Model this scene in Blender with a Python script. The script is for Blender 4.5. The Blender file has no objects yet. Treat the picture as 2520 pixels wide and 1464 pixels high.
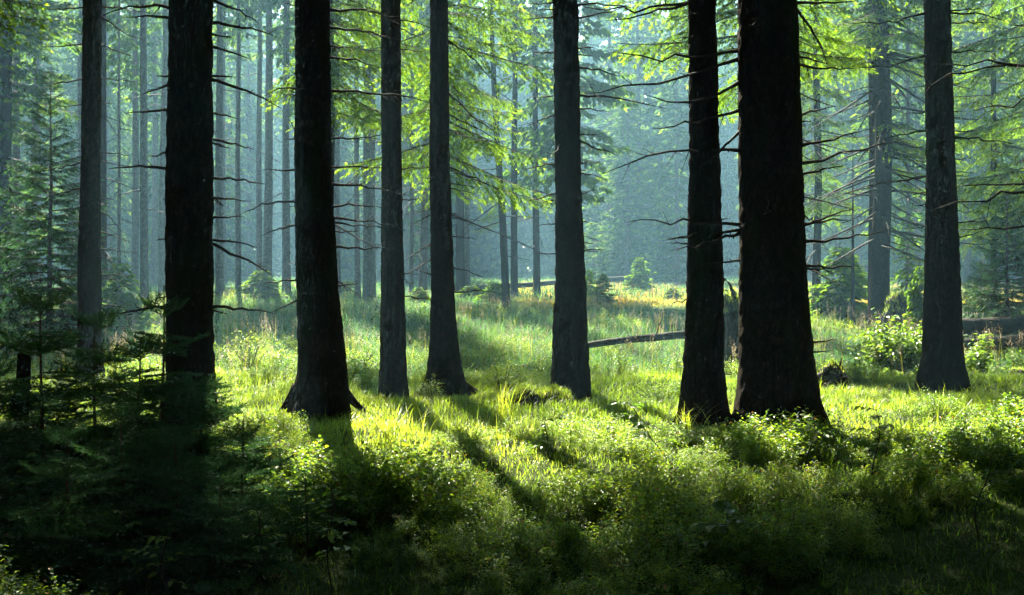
import bpy, math, random
import numpy as np
from mathutils import Vector, Matrix, Quaternion

random.seed(7)
rng = np.random.default_rng(11)
sc = bpy.context.scene
COL = sc.collection
PI = math.pi

# ------------------------------------------------------------------ settings
F = 3000.0            # focal length in photo units (frame 2519 wide)
EYE = 1.65
HZ = 640.0            # horizon row
SUN_AZ = math.radians(-13)
SUN_EL = math.radians(44)
SUN_STR = 5.0
SKY_STR = 0.055
EXPOSURE = 2.9
FOG = 0.00145


def P(px, py, D):
    return np.array([(px - 1259.5) / F * D, D, EYE - (py - HZ) / F * D])


def X(px, D):
    return (px - 1259.5) / F * D


# ------------------------------------------------------------------ noise
def _hash(ix, iy, iz, seed):
    h = (ix.astype(np.int64) * 374761393 + iy.astype(np.int64) * 668265263 + iz.astype(np.int64) * 2147483647 + seed * 144665) & 0xFFFFFFFF
    h = ((h ^ (h >> 13)) * 1274126177) & 0xFFFFFFFF
    h = ((h ^ (h >> 16)) * 2246822519) & 0xFFFFFFFF
    return ((h ^ (h >> 15)) & 0xFFFFFF) / float(0xFFFFFF)


def vnoise(x, y, z=None, seed=0):
    x = np.asarray(x, float); y = np.asarray(y, float)
    z = np.zeros_like(x) if z is None else np.asarray(z, float)
    x, y, z = np.broadcast_arrays(x, y, z)
    x0 = np.floor(x); y0 = np.floor(y); z0 = np.floor(z)
    fx = x - x0; fy = y - y0; fz = z - z0
    fx = fx * fx * (3 - 2 * fx); fy = fy * fy * (3 - 2 * fy); fz = fz * fz * (3 - 2 * fz)
    r = 0
    for dx in (0, 1):
        for dy in (0, 1):
            for dz in (0, 1):
                w = (fx if dx else 1 - fx) * (fy if dy else 1 - fy) * (fz if dz else 1 - fz)
                r = r + w * _hash(x0 + dx, y0 + dy, z0 + dz, seed)
    return r * 2 - 1


def sstep(a, b, x):
    t = np.clip((np.asarray(x, float) - a) / (b - a), 0, 1)
    return t * t * (3 - 2 * t)


def G(x, y):
    x = np.asarray(x, float); y = np.asarray(y, float)
    near = 1 - sstep(17, 24, y)
    g = 0.09 * vnoise(x / 1.9, y / 1.9, seed=3) * near + 0.05 * vnoise(x / .7, y / .7, seed=5) + 0.07 * vnoise(x / 9, y / 9, seed=9)
    g = g - 0.38 * sstep(16.5, 20, y) * (1 - sstep(26, 46, y))
    g = g - 0.12 * (1 - sstep(4, 9, y))
    return g


def Gz(x, y):
    return float(G(np.array([x]), np.array([y]))[0])


# ------------------------------------------------------------------ geometry store
class Geo:
    def __init__(s):
        s.V = []; s.T = []; s.M = []; s.A = []; s.n = 0

    def add(s, V, T, mat=0, var=0.5):
        V = np.asarray(V, float).reshape(-1, 3); T = np.asarray(T, np.int64).reshape(-1, 3)
        if len(V) == 0:
            return
        s.V.append(V); s.T.append(T + s.n); s.n += len(V)
        s.M.append(np.broadcast_to(np.asarray(mat, np.int32), (len(T),)).copy())
        s.A.append(np.broadcast_to(np.asarray(var, float), (len(V),)).copy())

    def arr(s):
        if not s.V:
            return np.zeros((0, 3)), np.zeros((0, 3), int), np.zeros(0, int), np.zeros(0)
        return np.concatenate(s.V), np.concatenate(s.T), np.concatenate(s.M), np.concatenate(s.A)

    def addgeo(s, g, R=None, t=None, sc_=1.0, dv=0.0):
        V, T, M, A = g if isinstance(g, tuple) else g.arr()
        V = V * sc_
        if R is not None:
            V = V @ np.asarray(R).T
        if t is not None:
            V = V + np.asarray(t)
        s.add(V, T, M, A + dv)

    def mesh(s, name, mats, smooth=False):
        V, T, M, A = s.arr()
        return make_mesh(name, V, T, M, A, mats, smooth)


def make_mesh(name, V, T, M, A, mats, smooth=False):
    me = bpy.data.meshes.new(name)
    me.vertices.add(len(V))
    me.vertices.foreach_set('co', np.ascontiguousarray(V, np.float32).ravel())
    n = len(T)
    me.loops.add(3 * n)
    me.loops.foreach_set('vertex_index', np.ascontiguousarray(T, np.int32).ravel())
    me.polygons.add(n)
    me.polygons.foreach_set('loop_start', np.arange(0, 3 * n, 3, dtype=np.int32))
    for m in mats:
        me.materials.append(m)
    me.polygons.foreach_set('material_index', np.ascontiguousarray(M, np.int32))
    me.polygons.foreach_set('use_smooth', np.full(n, smooth, bool))
    me.update(calc_edges=True)
    a = me.attributes.new('var', 'FLOAT', 'POINT')
    a.data.foreach_set('value', np.ascontiguousarray(np.clip(A, 0, 1), np.float32))
    return me


def link(name, me, parent=None, loc=None, rot=None, scale=None):
    o = bpy.data.objects.new(name, me)
    COL.objects.link(o)
    if parent is not None:
        o.parent = parent
    if loc is not None:
        o.location = [float(v) for v in loc]
    if rot is not None:
        o.rotation_euler = [float(v) for v in rot]
    if scale is not None:
        o.scale = [float(v) for v in (scale if hasattr(scale, '__len__') else (scale,) * 3)]
    return o


def thing(name, label, cat, loc, group=None, rotz=0.0):
    o = bpy.data.objects.new(name, None)
    COL.objects.link(o)
    o.empty_display_size = 0.1
    o.location = [float(v) for v in loc]
    o.rotation_euler = (0, 0, float(rotz))
    o['label'] = label
    o['category'] = cat
    if group:
        o['group'] = group
    return o


def rmat(yaw, pitch=0.0, roll=0.0):
    cy, sy = math.cos(yaw), math.sin(yaw)
    cp, sp = math.cos(pitch), math.sin(pitch)
    cr, sr = math.cos(roll), math.sin(roll)
    Rz = np.array([[cy, -sy, 0], [sy, cy, 0], [0, 0, 1]])
    Ry = np.array([[cp, 0, -sp], [0, 1, 0], [sp, 0, cp]])   # +pitch lifts +X upward
    Rx = np.array([[1, 0, 0], [0, cr, -sr], [0, sr, cr]])
    return Rz @ Ry @ Rx


def rmats(yaw, pitch, roll):
    cy, sy, cp, sp, cr, sr = np.cos(yaw), np.sin(yaw), np.cos(pitch), np.sin(pitch), np.cos(roll), np.sin(roll)
    n = len(yaw); z = np.zeros(n); o = np.ones(n)
    Rz = np.stack([np.stack([cy, -sy, z], 1), np.stack([sy, cy, z], 1), np.stack([z, z, o], 1)], 1)
    Ry = np.stack([np.stack([cp, z, -sp], 1), np.stack([z, o, z], 1), np.stack([sp, z, cp], 1)], 1)
    Rx = np.stack([np.stack([o, z, z], 1), np.stack([z, cr, -sr], 1), np.stack([z, sr, cr], 1)], 1)
    return Rz @ Ry @ Rx


def scatter(g, templates, tid, pos, yaw, pitch, roll, scale, dv, mat_off=0):
    """copy templates (V,T,M,A) to many places inside ONE Geo"""
    R = rmats(yaw, pitch, roll)
    scale = np.asarray(scale, float)
    for k, (V, T, M, A) in enumerate(templates):
        s = np.nonzero(tid == k)[0]
        if len(s) == 0 or len(V) == 0:
            continue
        W = np.einsum('nij,vj->nvi', R[s], V) * scale[s][:, None, None] + pos[s][:, None, :]
        TT = T[None] + (np.arange(len(s)) * len(V))[:, None, None]
        AA = A[None] + dv[s][:, None]
        g.add(W.reshape(-1, 3), TT.reshape(-1, 3), np.tile(M, len(s)) + mat_off, AA.reshape(-1))


def tube(g, pts, rad, sides=5, mat=0, var=0.5, cap=True):
    pts = np.asarray(pts, float); n = len(pts)
    rad = np.broadcast_to(np.asarray(rad, float), (n,))
    d = np.gradient(pts, axis=0)
    d /= np.linalg.norm(d, axis=1)[:, None] + 1e-9
    up = np.where(np.abs(d[:, 2:3]) > 0.9, np.array([[1., 0, 0]]), np.array([[0, 0, 1.]]))
    u = np.cross(d, up); u /= np.linalg.norm(u, axis=1)[:, None] + 1e-9
    w = np.cross(d, u)
    a = np.linspace(0, 2 * PI, sides, endpoint=False)
    V = pts[:, None, :] + rad[:, None, None] * (np.cos(a)[None, :, None] * u[:, None, :] + np.sin(a)[None, :, None] * w[:, None, :])
    V = V.reshape(-1, 3)
    i = np.arange(n - 1)[:, None] * sides; j = np.arange(sides)[None]; j2 = (j + 1) % sides
    A_ = (i + j).ravel(); B_ = (i + j2).ravel(); C_ = (i + sides + j2).ravel(); D_ = (i + sides + j).ravel()
    T = np.concatenate([np.stack([A_, B_, C_], 1), np.stack([A_, C_, D_], 1)])
    if cap:
        V = np.concatenate([V, pts[-1:], pts[:1]])
        k = n * sides
        l = (n - 1) * sides
        jj = np.arange(sides)
        T = np.concatenate([T, np.stack([l + jj, l + (jj + 1) % sides, np.full(sides, k)], 1), np.stack([(jj + 1) % sides, jj, np.full(sides, k + 1)], 1)])
    g.add(V, T, mat, var)


# ------------------------------------------------------------------ materials
def nt(name):
    m = bpy.data.materials.new(name)
    m.use_nodes = True
    t = m.node_tree
    for n in list(t.nodes):
        t.nodes.remove(n)
    out = t.nodes.new('ShaderNodeOutputMaterial')
    return m, t, out


def ramp(t, cols, fac):
    r = t.nodes.new('ShaderNodeValToRGB')
    e = r.color_ramp.elements
    e[0].position = cols[0][0]; e[0].color = (*cols[0][1], 1)
    e[1].position = cols[-1][0]; e[1].color = (*cols[-1][1], 1)
    for p, c in cols[1:-1]:
        x = e.new(p); x.color = (*c, 1)
    t.links.new(fac, r.inputs[0])
    return r.outputs[0]


def noise_node(t, scale, detail=4, vec=None, rough=.6):
    n = t.nodes.new('ShaderNodeTexNoise')
    n.inputs['Scale'].default_value = scale
    n.inputs['Detail'].default_value = detail
    n.inputs['Roughness'].default_value = rough
    if vec is not None:
        t.links.new(vec, n.inputs['Vector'])
    return n.outputs[0]


def pos_vec(t, sx=1, sy=1, sz=1):
    gnode = t.nodes.new('ShaderNodeNewGeometry')
    mp = t.nodes.new('ShaderNodeMapping')
    mp.inputs['Scale'].default_value = (sx, sy, sz)
    t.links.new(gnode.outputs['Position'], mp.inputs['Vector'])
    return mp.outputs[0]


def leaf_mat(name, cols, transl, tcols=None, rough=.5, spec=.5, tmix=.5):
    """leaf: colours follow the per-leaf random value 'var'; light also passes through the blade"""
    m, t, out = nt(name)
    at = t.nodes.new('ShaderNodeAttribute'); at.attribute_name = 'var'
    c = ramp(t, cols, at.outputs['Fac'])
    b = t.nodes.new('ShaderNodeBsdfPrincipled')
    b.inputs['Roughness'].default_value = rough
    b.inputs['Specular IOR Level'].default_value = spec
    t.links.new(c, b.inputs['Base Color'])
    tr = t.nodes.new('ShaderNodeBsdfTranslucent')
    c2 = ramp(t, tcols, at.outputs['Fac']) if tcols else c
    t.links.new(c2, tr.inputs['Color'])
    mx = t.nodes.new('ShaderNodeMixShader')
    mx.inputs[0].default_value = tmix
    t.links.new(b.outputs[0], mx.inputs[1]); t.links.new(tr.outputs[0], mx.inputs[2])
    t.links.new(mx.outputs[0], out.inputs['Surface'])
    return m


def bark_mat(name, dark, light, moss, cell=28, moss_amt=.5, bump=.02, stretch=.55):
    m, t, out = nt(name)
    v = pos_vec(t, 1, 1, stretch)
    nz = noise_node(t, 9, 5, v)
    mixv = t.nodes.new('ShaderNodeMix'); mixv.data_type = 'VECTOR'
    mixv.inputs[0].default_value = .06
    nc = t.nodes.new('ShaderNodeTexNoise'); nc.inputs['Scale'].default_value = 14; t.links.new(v, nc.inputs['Vector'])
    t.links.new(v, mixv.inputs[4]); t.links.new(nc.outputs['Color'], mixv.inputs[5])
    vor = t.nodes.new('ShaderNodeTexVoronoi'); vor.feature = 'DISTANCE_TO_EDGE'
    vor.inputs['Scale'].default_value = cell
    t.links.new(mixv.outputs[1], vor.inputs['Vector'])
    vc = t.nodes.new('ShaderNodeTexVoronoi'); vc.feature = 'F1'
    vc.inputs['Scale'].default_value = cell
    t.links.new(mixv.outputs[1], vc.inputs['Vector'])
    edge = ramp(t, [(0.0, (0, 0, 0)), (0.16, (.75, .75, .75)), (.5, (1, 1, 1))], vor.outputs['Distance'])
    basec = t.nodes.new('ShaderNodeMix'); basec.data_type = 'RGBA'
    basec.inputs[6].default_value = (*dark, 1); basec.inputs[7].default_value = (*light, 1)
    t.links.new(edge, basec.inputs[0])
    hs = t.nodes.new('ShaderNodeHueSaturation')
    mr = t.nodes.new('ShaderNodeMapRange'); mr.inputs['To Min'].default_value = .65; mr.inputs['To Max'].default_value = 1.35
    sep = t.nodes.new('ShaderNodeSeparateColor'); t.links.new(vc.outputs['Color'], sep.inputs[0])
    t.links.new(sep.outputs[0], mr.inputs[0]); t.links.new(mr.outputs[0], hs.inputs['Value'])
    t.links.new(basec.outputs[2], hs.inputs['Color'])
    mn = noise_node(t, 2.6, 6, pos_vec(t, 1, 1, .35), .65)
    mf = ramp(t, [(.62 - .25 * moss_amt, (0, 0, 0)), (.74 - .2 * moss_amt, (1, 1, 1))], mn)
    mo = t.nodes.new('ShaderNodeMix'); mo.data_type = 'RGBA'
    mo.inputs[7].default_value = (*moss, 1)
    t.links.new(mf, mo.inputs[0]); t.links.new(hs.outputs[0], mo.inputs[6])
    b = t.nodes.new('ShaderNodeBsdfPrincipled')
    b.inputs['Roughness'].default_value = .85
    b.inputs['Specular IOR Level'].default_value = .04
    t.links.new(mo.outputs[2], b.inputs['Base Color'])
    ad = t.nodes.new('ShaderNodeMath'); ad.operation = 'ADD'
    t.links.new(edge, ad.inputs[0]); t.links.new(nz, ad.inputs[1])
    bp = t.nodes.new('ShaderNodeBump'); bp.inputs['Distance'].default_value = bump; bp.inputs['Strength'].default_value = .5
    t.links.new(ad.outputs[0], bp.inputs['Height'])
    t.links.new(bp.outputs[0], b.inputs['Normal'])
    t.links.new(b.outputs[0], out.inputs['Surface'])
    return m


def wood_mat(name, a, b_, scale=40, bump=.004):
    m, t, out = nt(name)
    n = noise_node(t, scale, 5, pos_vec(t))
    c = ramp(t, [(.3, a), (.7, b_)], n)
    b = t.nodes.new('ShaderNodeBsdfPrincipled')
    b.inputs['Roughness'].default_value = .75
    b.inputs['Specular IOR Level'].default_value = .1
    t.links.new(c, b.inputs['Base Color'])
    bp = t.nodes.new('ShaderNodeBump'); bp.inputs['Distance'].default_value = bump
    t.links.new(n, bp.inputs['Height']); t.links.new(bp.outputs[0], b.inputs['Normal'])
    t.links.new(b.outputs[0], out.inputs['Surface'])
    return m


def ground_mat():
    m, t, out = nt('forest floor')
    v = pos_vec(t)
    n1 = noise_node(t, 1.3, 6, v); n2 = noise_node(t, 14, 6, v)
    c1 = ramp(t, [(.35, (.020, .022, .008)), (.5, (.035, .055, .012)), (.65, (.06, .075, .016))], n1)
    c2 = ramp(t, [(.3, (.016, .012, .006)), (.55, (.045, .06, .014)), (.75, (.075, .085, .02))], n2)
    mx = t.nodes.new('ShaderNodeMix'); mx.data_type = 'RGBA'; mx.inputs[0].default_value = .5
    t.links.new(c1, mx.inputs[6]); t.links.new(c2, mx.inputs[7])
    b = t.nodes.new('ShaderNodeBsdfPrincipled'); b.inputs['Roughness'].default_value = .95
    b.inputs['Specular IOR Level'].default_value = .1
    t.links.new(mx.outputs[2], b.inputs['Base Color'])
    bp = t.nodes.new('ShaderNodeBump'); bp.inputs['Distance'].default_value = .05
    t.links.new(n2, bp.inputs['Height']); t.links.new(bp.outputs[0], b.inputs['Normal'])
    t.links.new(b.outputs[0], out.inputs['Surface'])
    return m


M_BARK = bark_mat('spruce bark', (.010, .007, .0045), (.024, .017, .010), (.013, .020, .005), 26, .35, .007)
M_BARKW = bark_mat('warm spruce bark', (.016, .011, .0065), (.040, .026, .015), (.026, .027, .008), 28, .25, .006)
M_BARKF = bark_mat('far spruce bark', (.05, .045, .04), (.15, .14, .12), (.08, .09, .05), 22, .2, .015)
M_DEAD = wood_mat('dead branch wood', (.016, .013, .009), (.052, .043, .030))
M_LOG = wood_mat('weathered log', (.012, .011, .006), (.040, .036, .022), 6, .04)
M_SOIL = wood_mat('root soil', (.012, .010, .007), (.045, .036, .024), 7, .05)
M_TWIG = wood_mat('spruce twig', (.05, .032, .018), (.10, .068, .035))
M_STEM = leaf_mat('green stem', [(0, (.05, .07, .02)), (1, (.09, .10, .03))], .2, rough=.6, spec=.3, tmix=.15)
M_NEEDLE = leaf_mat('young spruce needles', [(0, (.020, .070, .018)), (.6, (.036, .120, .026)), (1, (.075, .18, .035))], .3, rough=.55, spec=.2, tmix=.4)
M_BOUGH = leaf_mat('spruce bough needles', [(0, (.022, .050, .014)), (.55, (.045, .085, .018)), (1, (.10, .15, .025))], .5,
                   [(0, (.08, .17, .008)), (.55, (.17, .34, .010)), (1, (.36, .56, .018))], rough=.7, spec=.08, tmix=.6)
M_FARCROWN = leaf_mat('far spruce needles', [(0, (.020, .050, .020)), (.6, (.036, .078, .024)), (1, (.075, .12, .03))], .5,
                      [(0, (.04, .12, .02)), (.6, (.13, .26, .02)), (1, (.30, .46, .025))], rough=.7, spec=.1, tmix=.55)
M_BILB = leaf_mat('bilberry leaf', [(0, (.013, .062, .021)), (.5, (.026, .098, .028)), (.93, (.07, .14, .028)), (1, (.20, .10, .03))], .5,
                  [(0, (.11, .29, .014)), (.5, (.36, .54, .018)), (.93, (.58, .66, .025)), (1, (.45, .2, .03))], rough=.40, spec=.45, tmix=.5)
M_GRASS = leaf_mat('fresh grass', [(0, (.05, .10, .02)), (.6, (.10, .15, .028)), (1, (.17, .19, .04))], .5,
                   [(0, (.18, .37, .02)), (.6, (.42, .58, .03)), (1, (.60, .64, .06))], rough=.42, spec=.4, tmix=.55)
M_MEADOW = leaf_mat('meadow grass', [(0, (.022, .075, .032)), (.45, (.05, .11, .034)), (.75, (.15, .16, .04)), (1, (.26, .19, .06))], .5,
                    [(0, (.04, .14, .035)), (.45, (.10, .24, .04)), (.7, (.42, .44, .03)), (1, (.66, .42, .05))], rough=.6, spec=.15, tmix=.55)
M_PANICLE = leaf_mat('dry seed heads', [(0, (.26, .20, .12)), (1, (.34, .28, .17))], .5, rough=.7, spec=.2, tmix=.5)
M_LEAF = leaf_mat('broad sapling leaf', [(0, (.035, .09, .015)), (.6, (.07, .14, .02)), (1, (.13, .19, .03))], .5,
                  [(0, (.09, .22, .01)), (.6, (.20, .34, .02)), (1, (.34, .44, .03))], rough=.4, spec=.45, tmix=.5)
M_MOSS = leaf_mat('cushion moss', [(0, (.022, .05, .010)), (1, (.075, .12, .02))], .3, rough=.9, spec=.1, tmix=.3)
M_GROUND = ground_mat()

# ------------------------------------------------------------------ plant element makers
def needle_axis(g, pts, n_per_m, ln, w, mat=1, rs=None, var=(0.2, .8), flat=.55, clampn=100000):
    """bristle a polyline with single needles (triangles)"""
    pts = np.asarray(pts, float)
    seg = np.linalg.norm(np.diff(pts, axis=0), axis=1)
    L = seg.sum(); n = min(clampn, max(3, int(L * n_per_m)))
    s = rs.random(n) * L
    cs = np.concatenate([[0], np.cumsum(seg)])
    k = np.clip(np.searchsorted(cs, s) - 1, 0, len(seg) - 1)
    f = (s - cs[k]) / (seg[k] + 1e-9)
    p = pts[k] + (pts[k + 1] - pts[k]) * f[:, None]
    d = (pts[k + 1] - pts[k]) / (seg[k][:, None] + 1e-9)
    up = np.array([0, 0, 1.0])
    u = np.cross(d, up); u /= np.linalg.norm(u, axis=1)[:, None] + 1e-6
    v = np.cross(u, d)
    a = rs.random(n) * 2 * PI
    rad = np.cos(a)[:, None] * u + (np.sin(a) * flat + .25)[:, None] * v
    rad /= np.linalg.norm(rad, axis=1)[:, None] + 1e-9
    dirn = d * .62 + rad * .78
    dirn /= np.linalg.norm(dirn, axis=1)[:, None]
    side = np.cross(dirn, rs.normal(size=(n, 3))); side /= np.linalg.norm(side, axis=1)[:, None] + 1e-9
    l = ln * (.75 + .5 * rs.random(n))
    V = np.stack([p - side * w * .5, p + side * w * .5, p + dirn * l[:, None]], 1).reshape(-1, 3)
    T = np.arange(3 * n).reshape(-1, 3)
    va = np.repeat(var[0] + (var[1] - var[0]) * rs.random(n), 3)
    g.add(V, T, mat, va)


def bough_near(seed):
    """0.5 m spruce branch with side shoots, every needle its own triangle; along +X"""
    rs = np.random.default_rng(seed); g = Geo()
    n = 6
    t = np.linspace(0, 1, n)
    main = np.stack([.5 * t, .02 * np.sin(t * 3 + rs.random() * 6), -.05 * t ** 1.5 * 1.2 + .045 * t ** 4], 1)
    tube(g, main, np.linspace(.0038, .0014, n), 4, 0)
    needle_axis(g, main, 420, .021, .0055, 1, rs, (.15, .7))
    for i in range(7):
        for sgn in (-1, 1):
            ti = .16 + .115 * i + rs.uniform(-.03, .03)
            if ti > .97 or rs.random() < .08:
                continue
            b = np.array([np.interp(ti, t, main[:, k]) for k in range(3)])
            ln = .26 * (1 - ti) ** .8 + .05 + rs.uniform(-.02, .02)
            an = sgn * (.85 + rs.uniform(-.15, .15))
            tt = np.linspace(0, 1, 4)
            q = b + np.stack([ln * tt * math.cos(an), ln * tt * math.sin(an), (-.12 * tt + .10 * tt ** 3) * ln + rs.uniform(-.02, .02) * tt], 1)
            tube(g, q, np.linspace(.0022, .001, 4), 3, 0)
            needle_axis(g, q, 430, .020, .0055, 1, rs, (.2, .85))
            if ln > .15:
                for s2 in (-1, 1):
                    b2 = q[1] * .5 + q[2] * .5
                    l2 = ln * .42
                    a2 = an + s2 * .75
                    q2 = b2 + np.stack([l2 * tt * math.cos(a2), l2 * tt * math.sin(a2), -.05 * tt * l2], 1)
                    needle_axis(g, q2, 430, .019, .0055, 1, rs, (.3, .95))
    return g


def shoot_fans(g, base, dirn, L, W, rs, mat=1, var=.5):
    """a batch of needle shoots: each one a ragged spray of three slim blades. base,dirn (n,3); L,W,var (n,)"""
    n = len(base)
    if n == 0:
        return
    dirn = dirn / (np.linalg.norm(dirn, axis=1)[:, None] + 1e-9)
    for k in range(3):
        nr = rs.normal(size=(n, 3))
        side = np.cross(dirn, nr); side /= np.linalg.norm(side, axis=1)[:, None] + 1e-9
        dd = dirn + side * (0, .55, -.55)[k]
        dd /= np.linalg.norm(dd, axis=1)[:, None]
        off = base + dirn * (L * (0, .12, .3)[k])[:, None]
        ll = L * (1.0, .6, .5)[k]
        sd = np.cross(dd, nr); sd /= np.linalg.norm(sd, axis=1)[:, None] + 1e-9
        V = np.stack([off, off + dd * (ll * .45)[:, None] + sd * (W * .5)[:, None], off + dd * ll[:, None], off + dd * (ll * .4)[:, None] - sd * (W * .5)[:, None]], 1)
        i = np.arange(n)[:, None] * 4
        T = np.concatenate([i + np.array([[0, 1, 2]]), i + np.array([[0, 2, 3]])])
        g.add(V.reshape(-1, 3), T, mat, np.repeat(np.clip(var + rs.uniform(-.12, .12, n), 0, 1), 4))


def bough_mid(seed, dens=1.0, L=2.0, tw=1.0):
    """2 m hanging spruce bough along +X"""
    rs = np.random.default_rng(seed); g = Geo()
    n = 9
    t = np.linspace(0, 1, n)
    main = np.stack([L * t * .96, .10 * np.sin(t * 2.5 + rs.random() * 6) * t, -.42 * L * .5 * (t ** 1.3) + .22 * L * .5 * t ** 3], 1)
    tube(g, main, np.linspace(.017, .004, n) * (.4 + .3 * L), 4, 0)
    B = []; Dn = []; Ls = []; Va = []
    for i in range(17):
        for sgn in (-1, 1):
            ti = .10 + .052 * i + rs.uniform(-.02, .02)
            if ti > 1 or rs.random() < .1:
                continue
            b = np.array([np.interp(ti, t, main[:, k]) for k in range(3)])
            ln = (.75 * (1 - ti) ** .75 + .16) * rs.uniform(.7, 1.15) * tw
            an = sgn * rs.uniform(.65, 1.1)
            m = 6
            tt = np.linspace(0, 1, m)
            droop = rs.uniform(.25, .75)
            q = b + np.stack([ln * tt * math.cos(an), ln * tt * math.sin(an), -droop * ln * tt ** 1.6], 1)
            tube(g, q, np.linspace(.005, .002, m), 3, 0, cap=False)
            k = max(3, int(ln / .055 * dens))
            u = rs.uniform(.08, 1, k)
            p = np.stack([np.interp(u, tt, q[:, c]) for c in range(3)], 1)
            ax = (q[-1] - q[0]) / ln
            sd = np.where(rs.random(k) < .5, -1, 1)
            per = np.array([-math.sin(an), math.cos(an), 0])
            d = ax[None] * .75 + per[None] * (sd * .75)[:, None] + np.array([0, 0, -.45])[None] * rs.uniform(.2, 1.5, k)[:, None]
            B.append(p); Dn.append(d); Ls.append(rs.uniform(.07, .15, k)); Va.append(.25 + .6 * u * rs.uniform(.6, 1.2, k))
            B.append(q[-1:]); Dn.append(ax[None]); Ls.append(np.array([.13])); Va.append(np.array([.95]))
    B.append(main[-1:]); Dn.append((main[-1:] - main[-2:-1])); Ls.append(np.array([.16])); Va.append(np.array([1.]))
    B = np.concatenate(B); Dn = np.concatenate(Dn); Ls = np.concatenate(Ls); Va = np.concatenate(Va)
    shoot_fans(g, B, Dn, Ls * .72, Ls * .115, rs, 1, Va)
    return g


def crown_far(seed, H, zb, rmax, spacing=.5, el=.38, power=.8, dens=1.0):
    """whole crown of a distant spruce: whorls of drooping boughs, open between them"""
    rs = np.random.default_rng(seed); g = Geo()
    z = zb
    B = []; Dn = []; Ls = []; Va = []
    while z < H - .15:
        f = (H - z) / (H - zb)
        R0 = rmax * min(1, f ** power * 1.15)
        if f > .85:
            R0 *= rs.uniform(.5, 1.0)
        for k in range(rs.integers(4, 7)):
            if rs.random() < .12:
                continue
            a = rs.random() * 2 * PI
            R = R0 * rs.uniform(.6, 1.12) + .12
            n = max(4, int(R * 15 * dens))
            u = rs.uniform(.12, 1, n) ** .85
            droop = rs.uniform(.25, .55) * min(1, f + .25)
            px = R * u
            pz = -droop * R * u ** 1.2 + .3 * droop * R * u ** 4
            wid = (1 - u) * .38 * R + .06
            lat = rs.uniform(-1, 1, n) * wid
            ca, sa = math.cos(a), math.sin(a)
            p = np.stack([px * ca - lat * sa, px * sa + lat * ca, z + rs.uniform(-.08, .08) + pz - np.abs(lat) * .35], 1)
            sg = np.sign(lat)
            dl = np.stack([.55 * ca - .6 * sg * sa, .55 * sa + .6 * sg * ca, -rs.uniform(.2, 1.1, n)], 1)
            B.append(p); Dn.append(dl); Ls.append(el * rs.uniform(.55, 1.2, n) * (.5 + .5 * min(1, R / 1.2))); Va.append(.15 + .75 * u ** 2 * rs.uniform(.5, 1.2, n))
            m = 4; tt = np.linspace(0, 1, m)
            ax = np.stack([R * tt * ca, R * tt * sa, z - droop * R * tt ** 1.2 + .3 * droop * R * tt ** 4], 1)
            tube(g, ax, np.linspace(.02, .006, m), 3, 0, cap=False)
        z += spacing * rs.uniform(.7, 1.3) * (.6 + .4 * f)
    B = np.concatenate(B); Dn = np.concatenate(Dn); Ls = np.concatenate(Ls); Va = np.concatenate(Va)
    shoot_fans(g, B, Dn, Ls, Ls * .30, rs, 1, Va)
    # leader
    tube(g, [[0, 0, H - .9], [0, 0, H + .1]], [.02, .006], 4, 0)
    return g


def leaf_template(L, W, fold=.25, bend=.15):
    """six-point leaf along +X"""
    V = np.array([[0, 0, 0], [.35 * L, W * .5, fold * W], [.35 * L, -W * .5, fold * W], [.7 * L, W * .42, fold * W - bend * L * .5], [.7 * L, -W * .42, fold * W - bend * L * .5], [L, 0, -bend * L], [.35 * L, 0, 0], [.7 * L, 0, -bend * L * .45]], float)
    T = np.array([[0, 6, 1], [0, 2, 6], [6, 3, 1], [6, 7, 3], [6, 2, 4], [6, 4, 7], [7, 5, 3], [7, 4, 5]])
    return V, T


def add_leaves(g, p, yaw, pitch, roll, L, Wf, mat, var, fold=.25, bend=.15, simple=False):
    p = np.asarray(p, float)
    if simple:
        V = np.array([[0, 0, 0], [.5, Wf * .5, .06], [1, 0, -.08], [.5, -Wf * .5, .06]]); T = np.array([[0, 1, 2], [0, 2, 3]])
    else:
        V, T = leaf_template(1.0, Wf, fold, bend)
    R = rmats(yaw, pitch, roll)
    W = np.einsum('nij,vj->nvi', R, V) * np.asarray(L)[:, None, None] + p[:, None, :]
    TT = T[None] + (np.arange(len(p)) * len(V))[:, None, None]
    g.add(W.reshape(-1, 3), TT.reshape(-1, 3), mat, np.repeat(var, len(V)))


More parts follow.
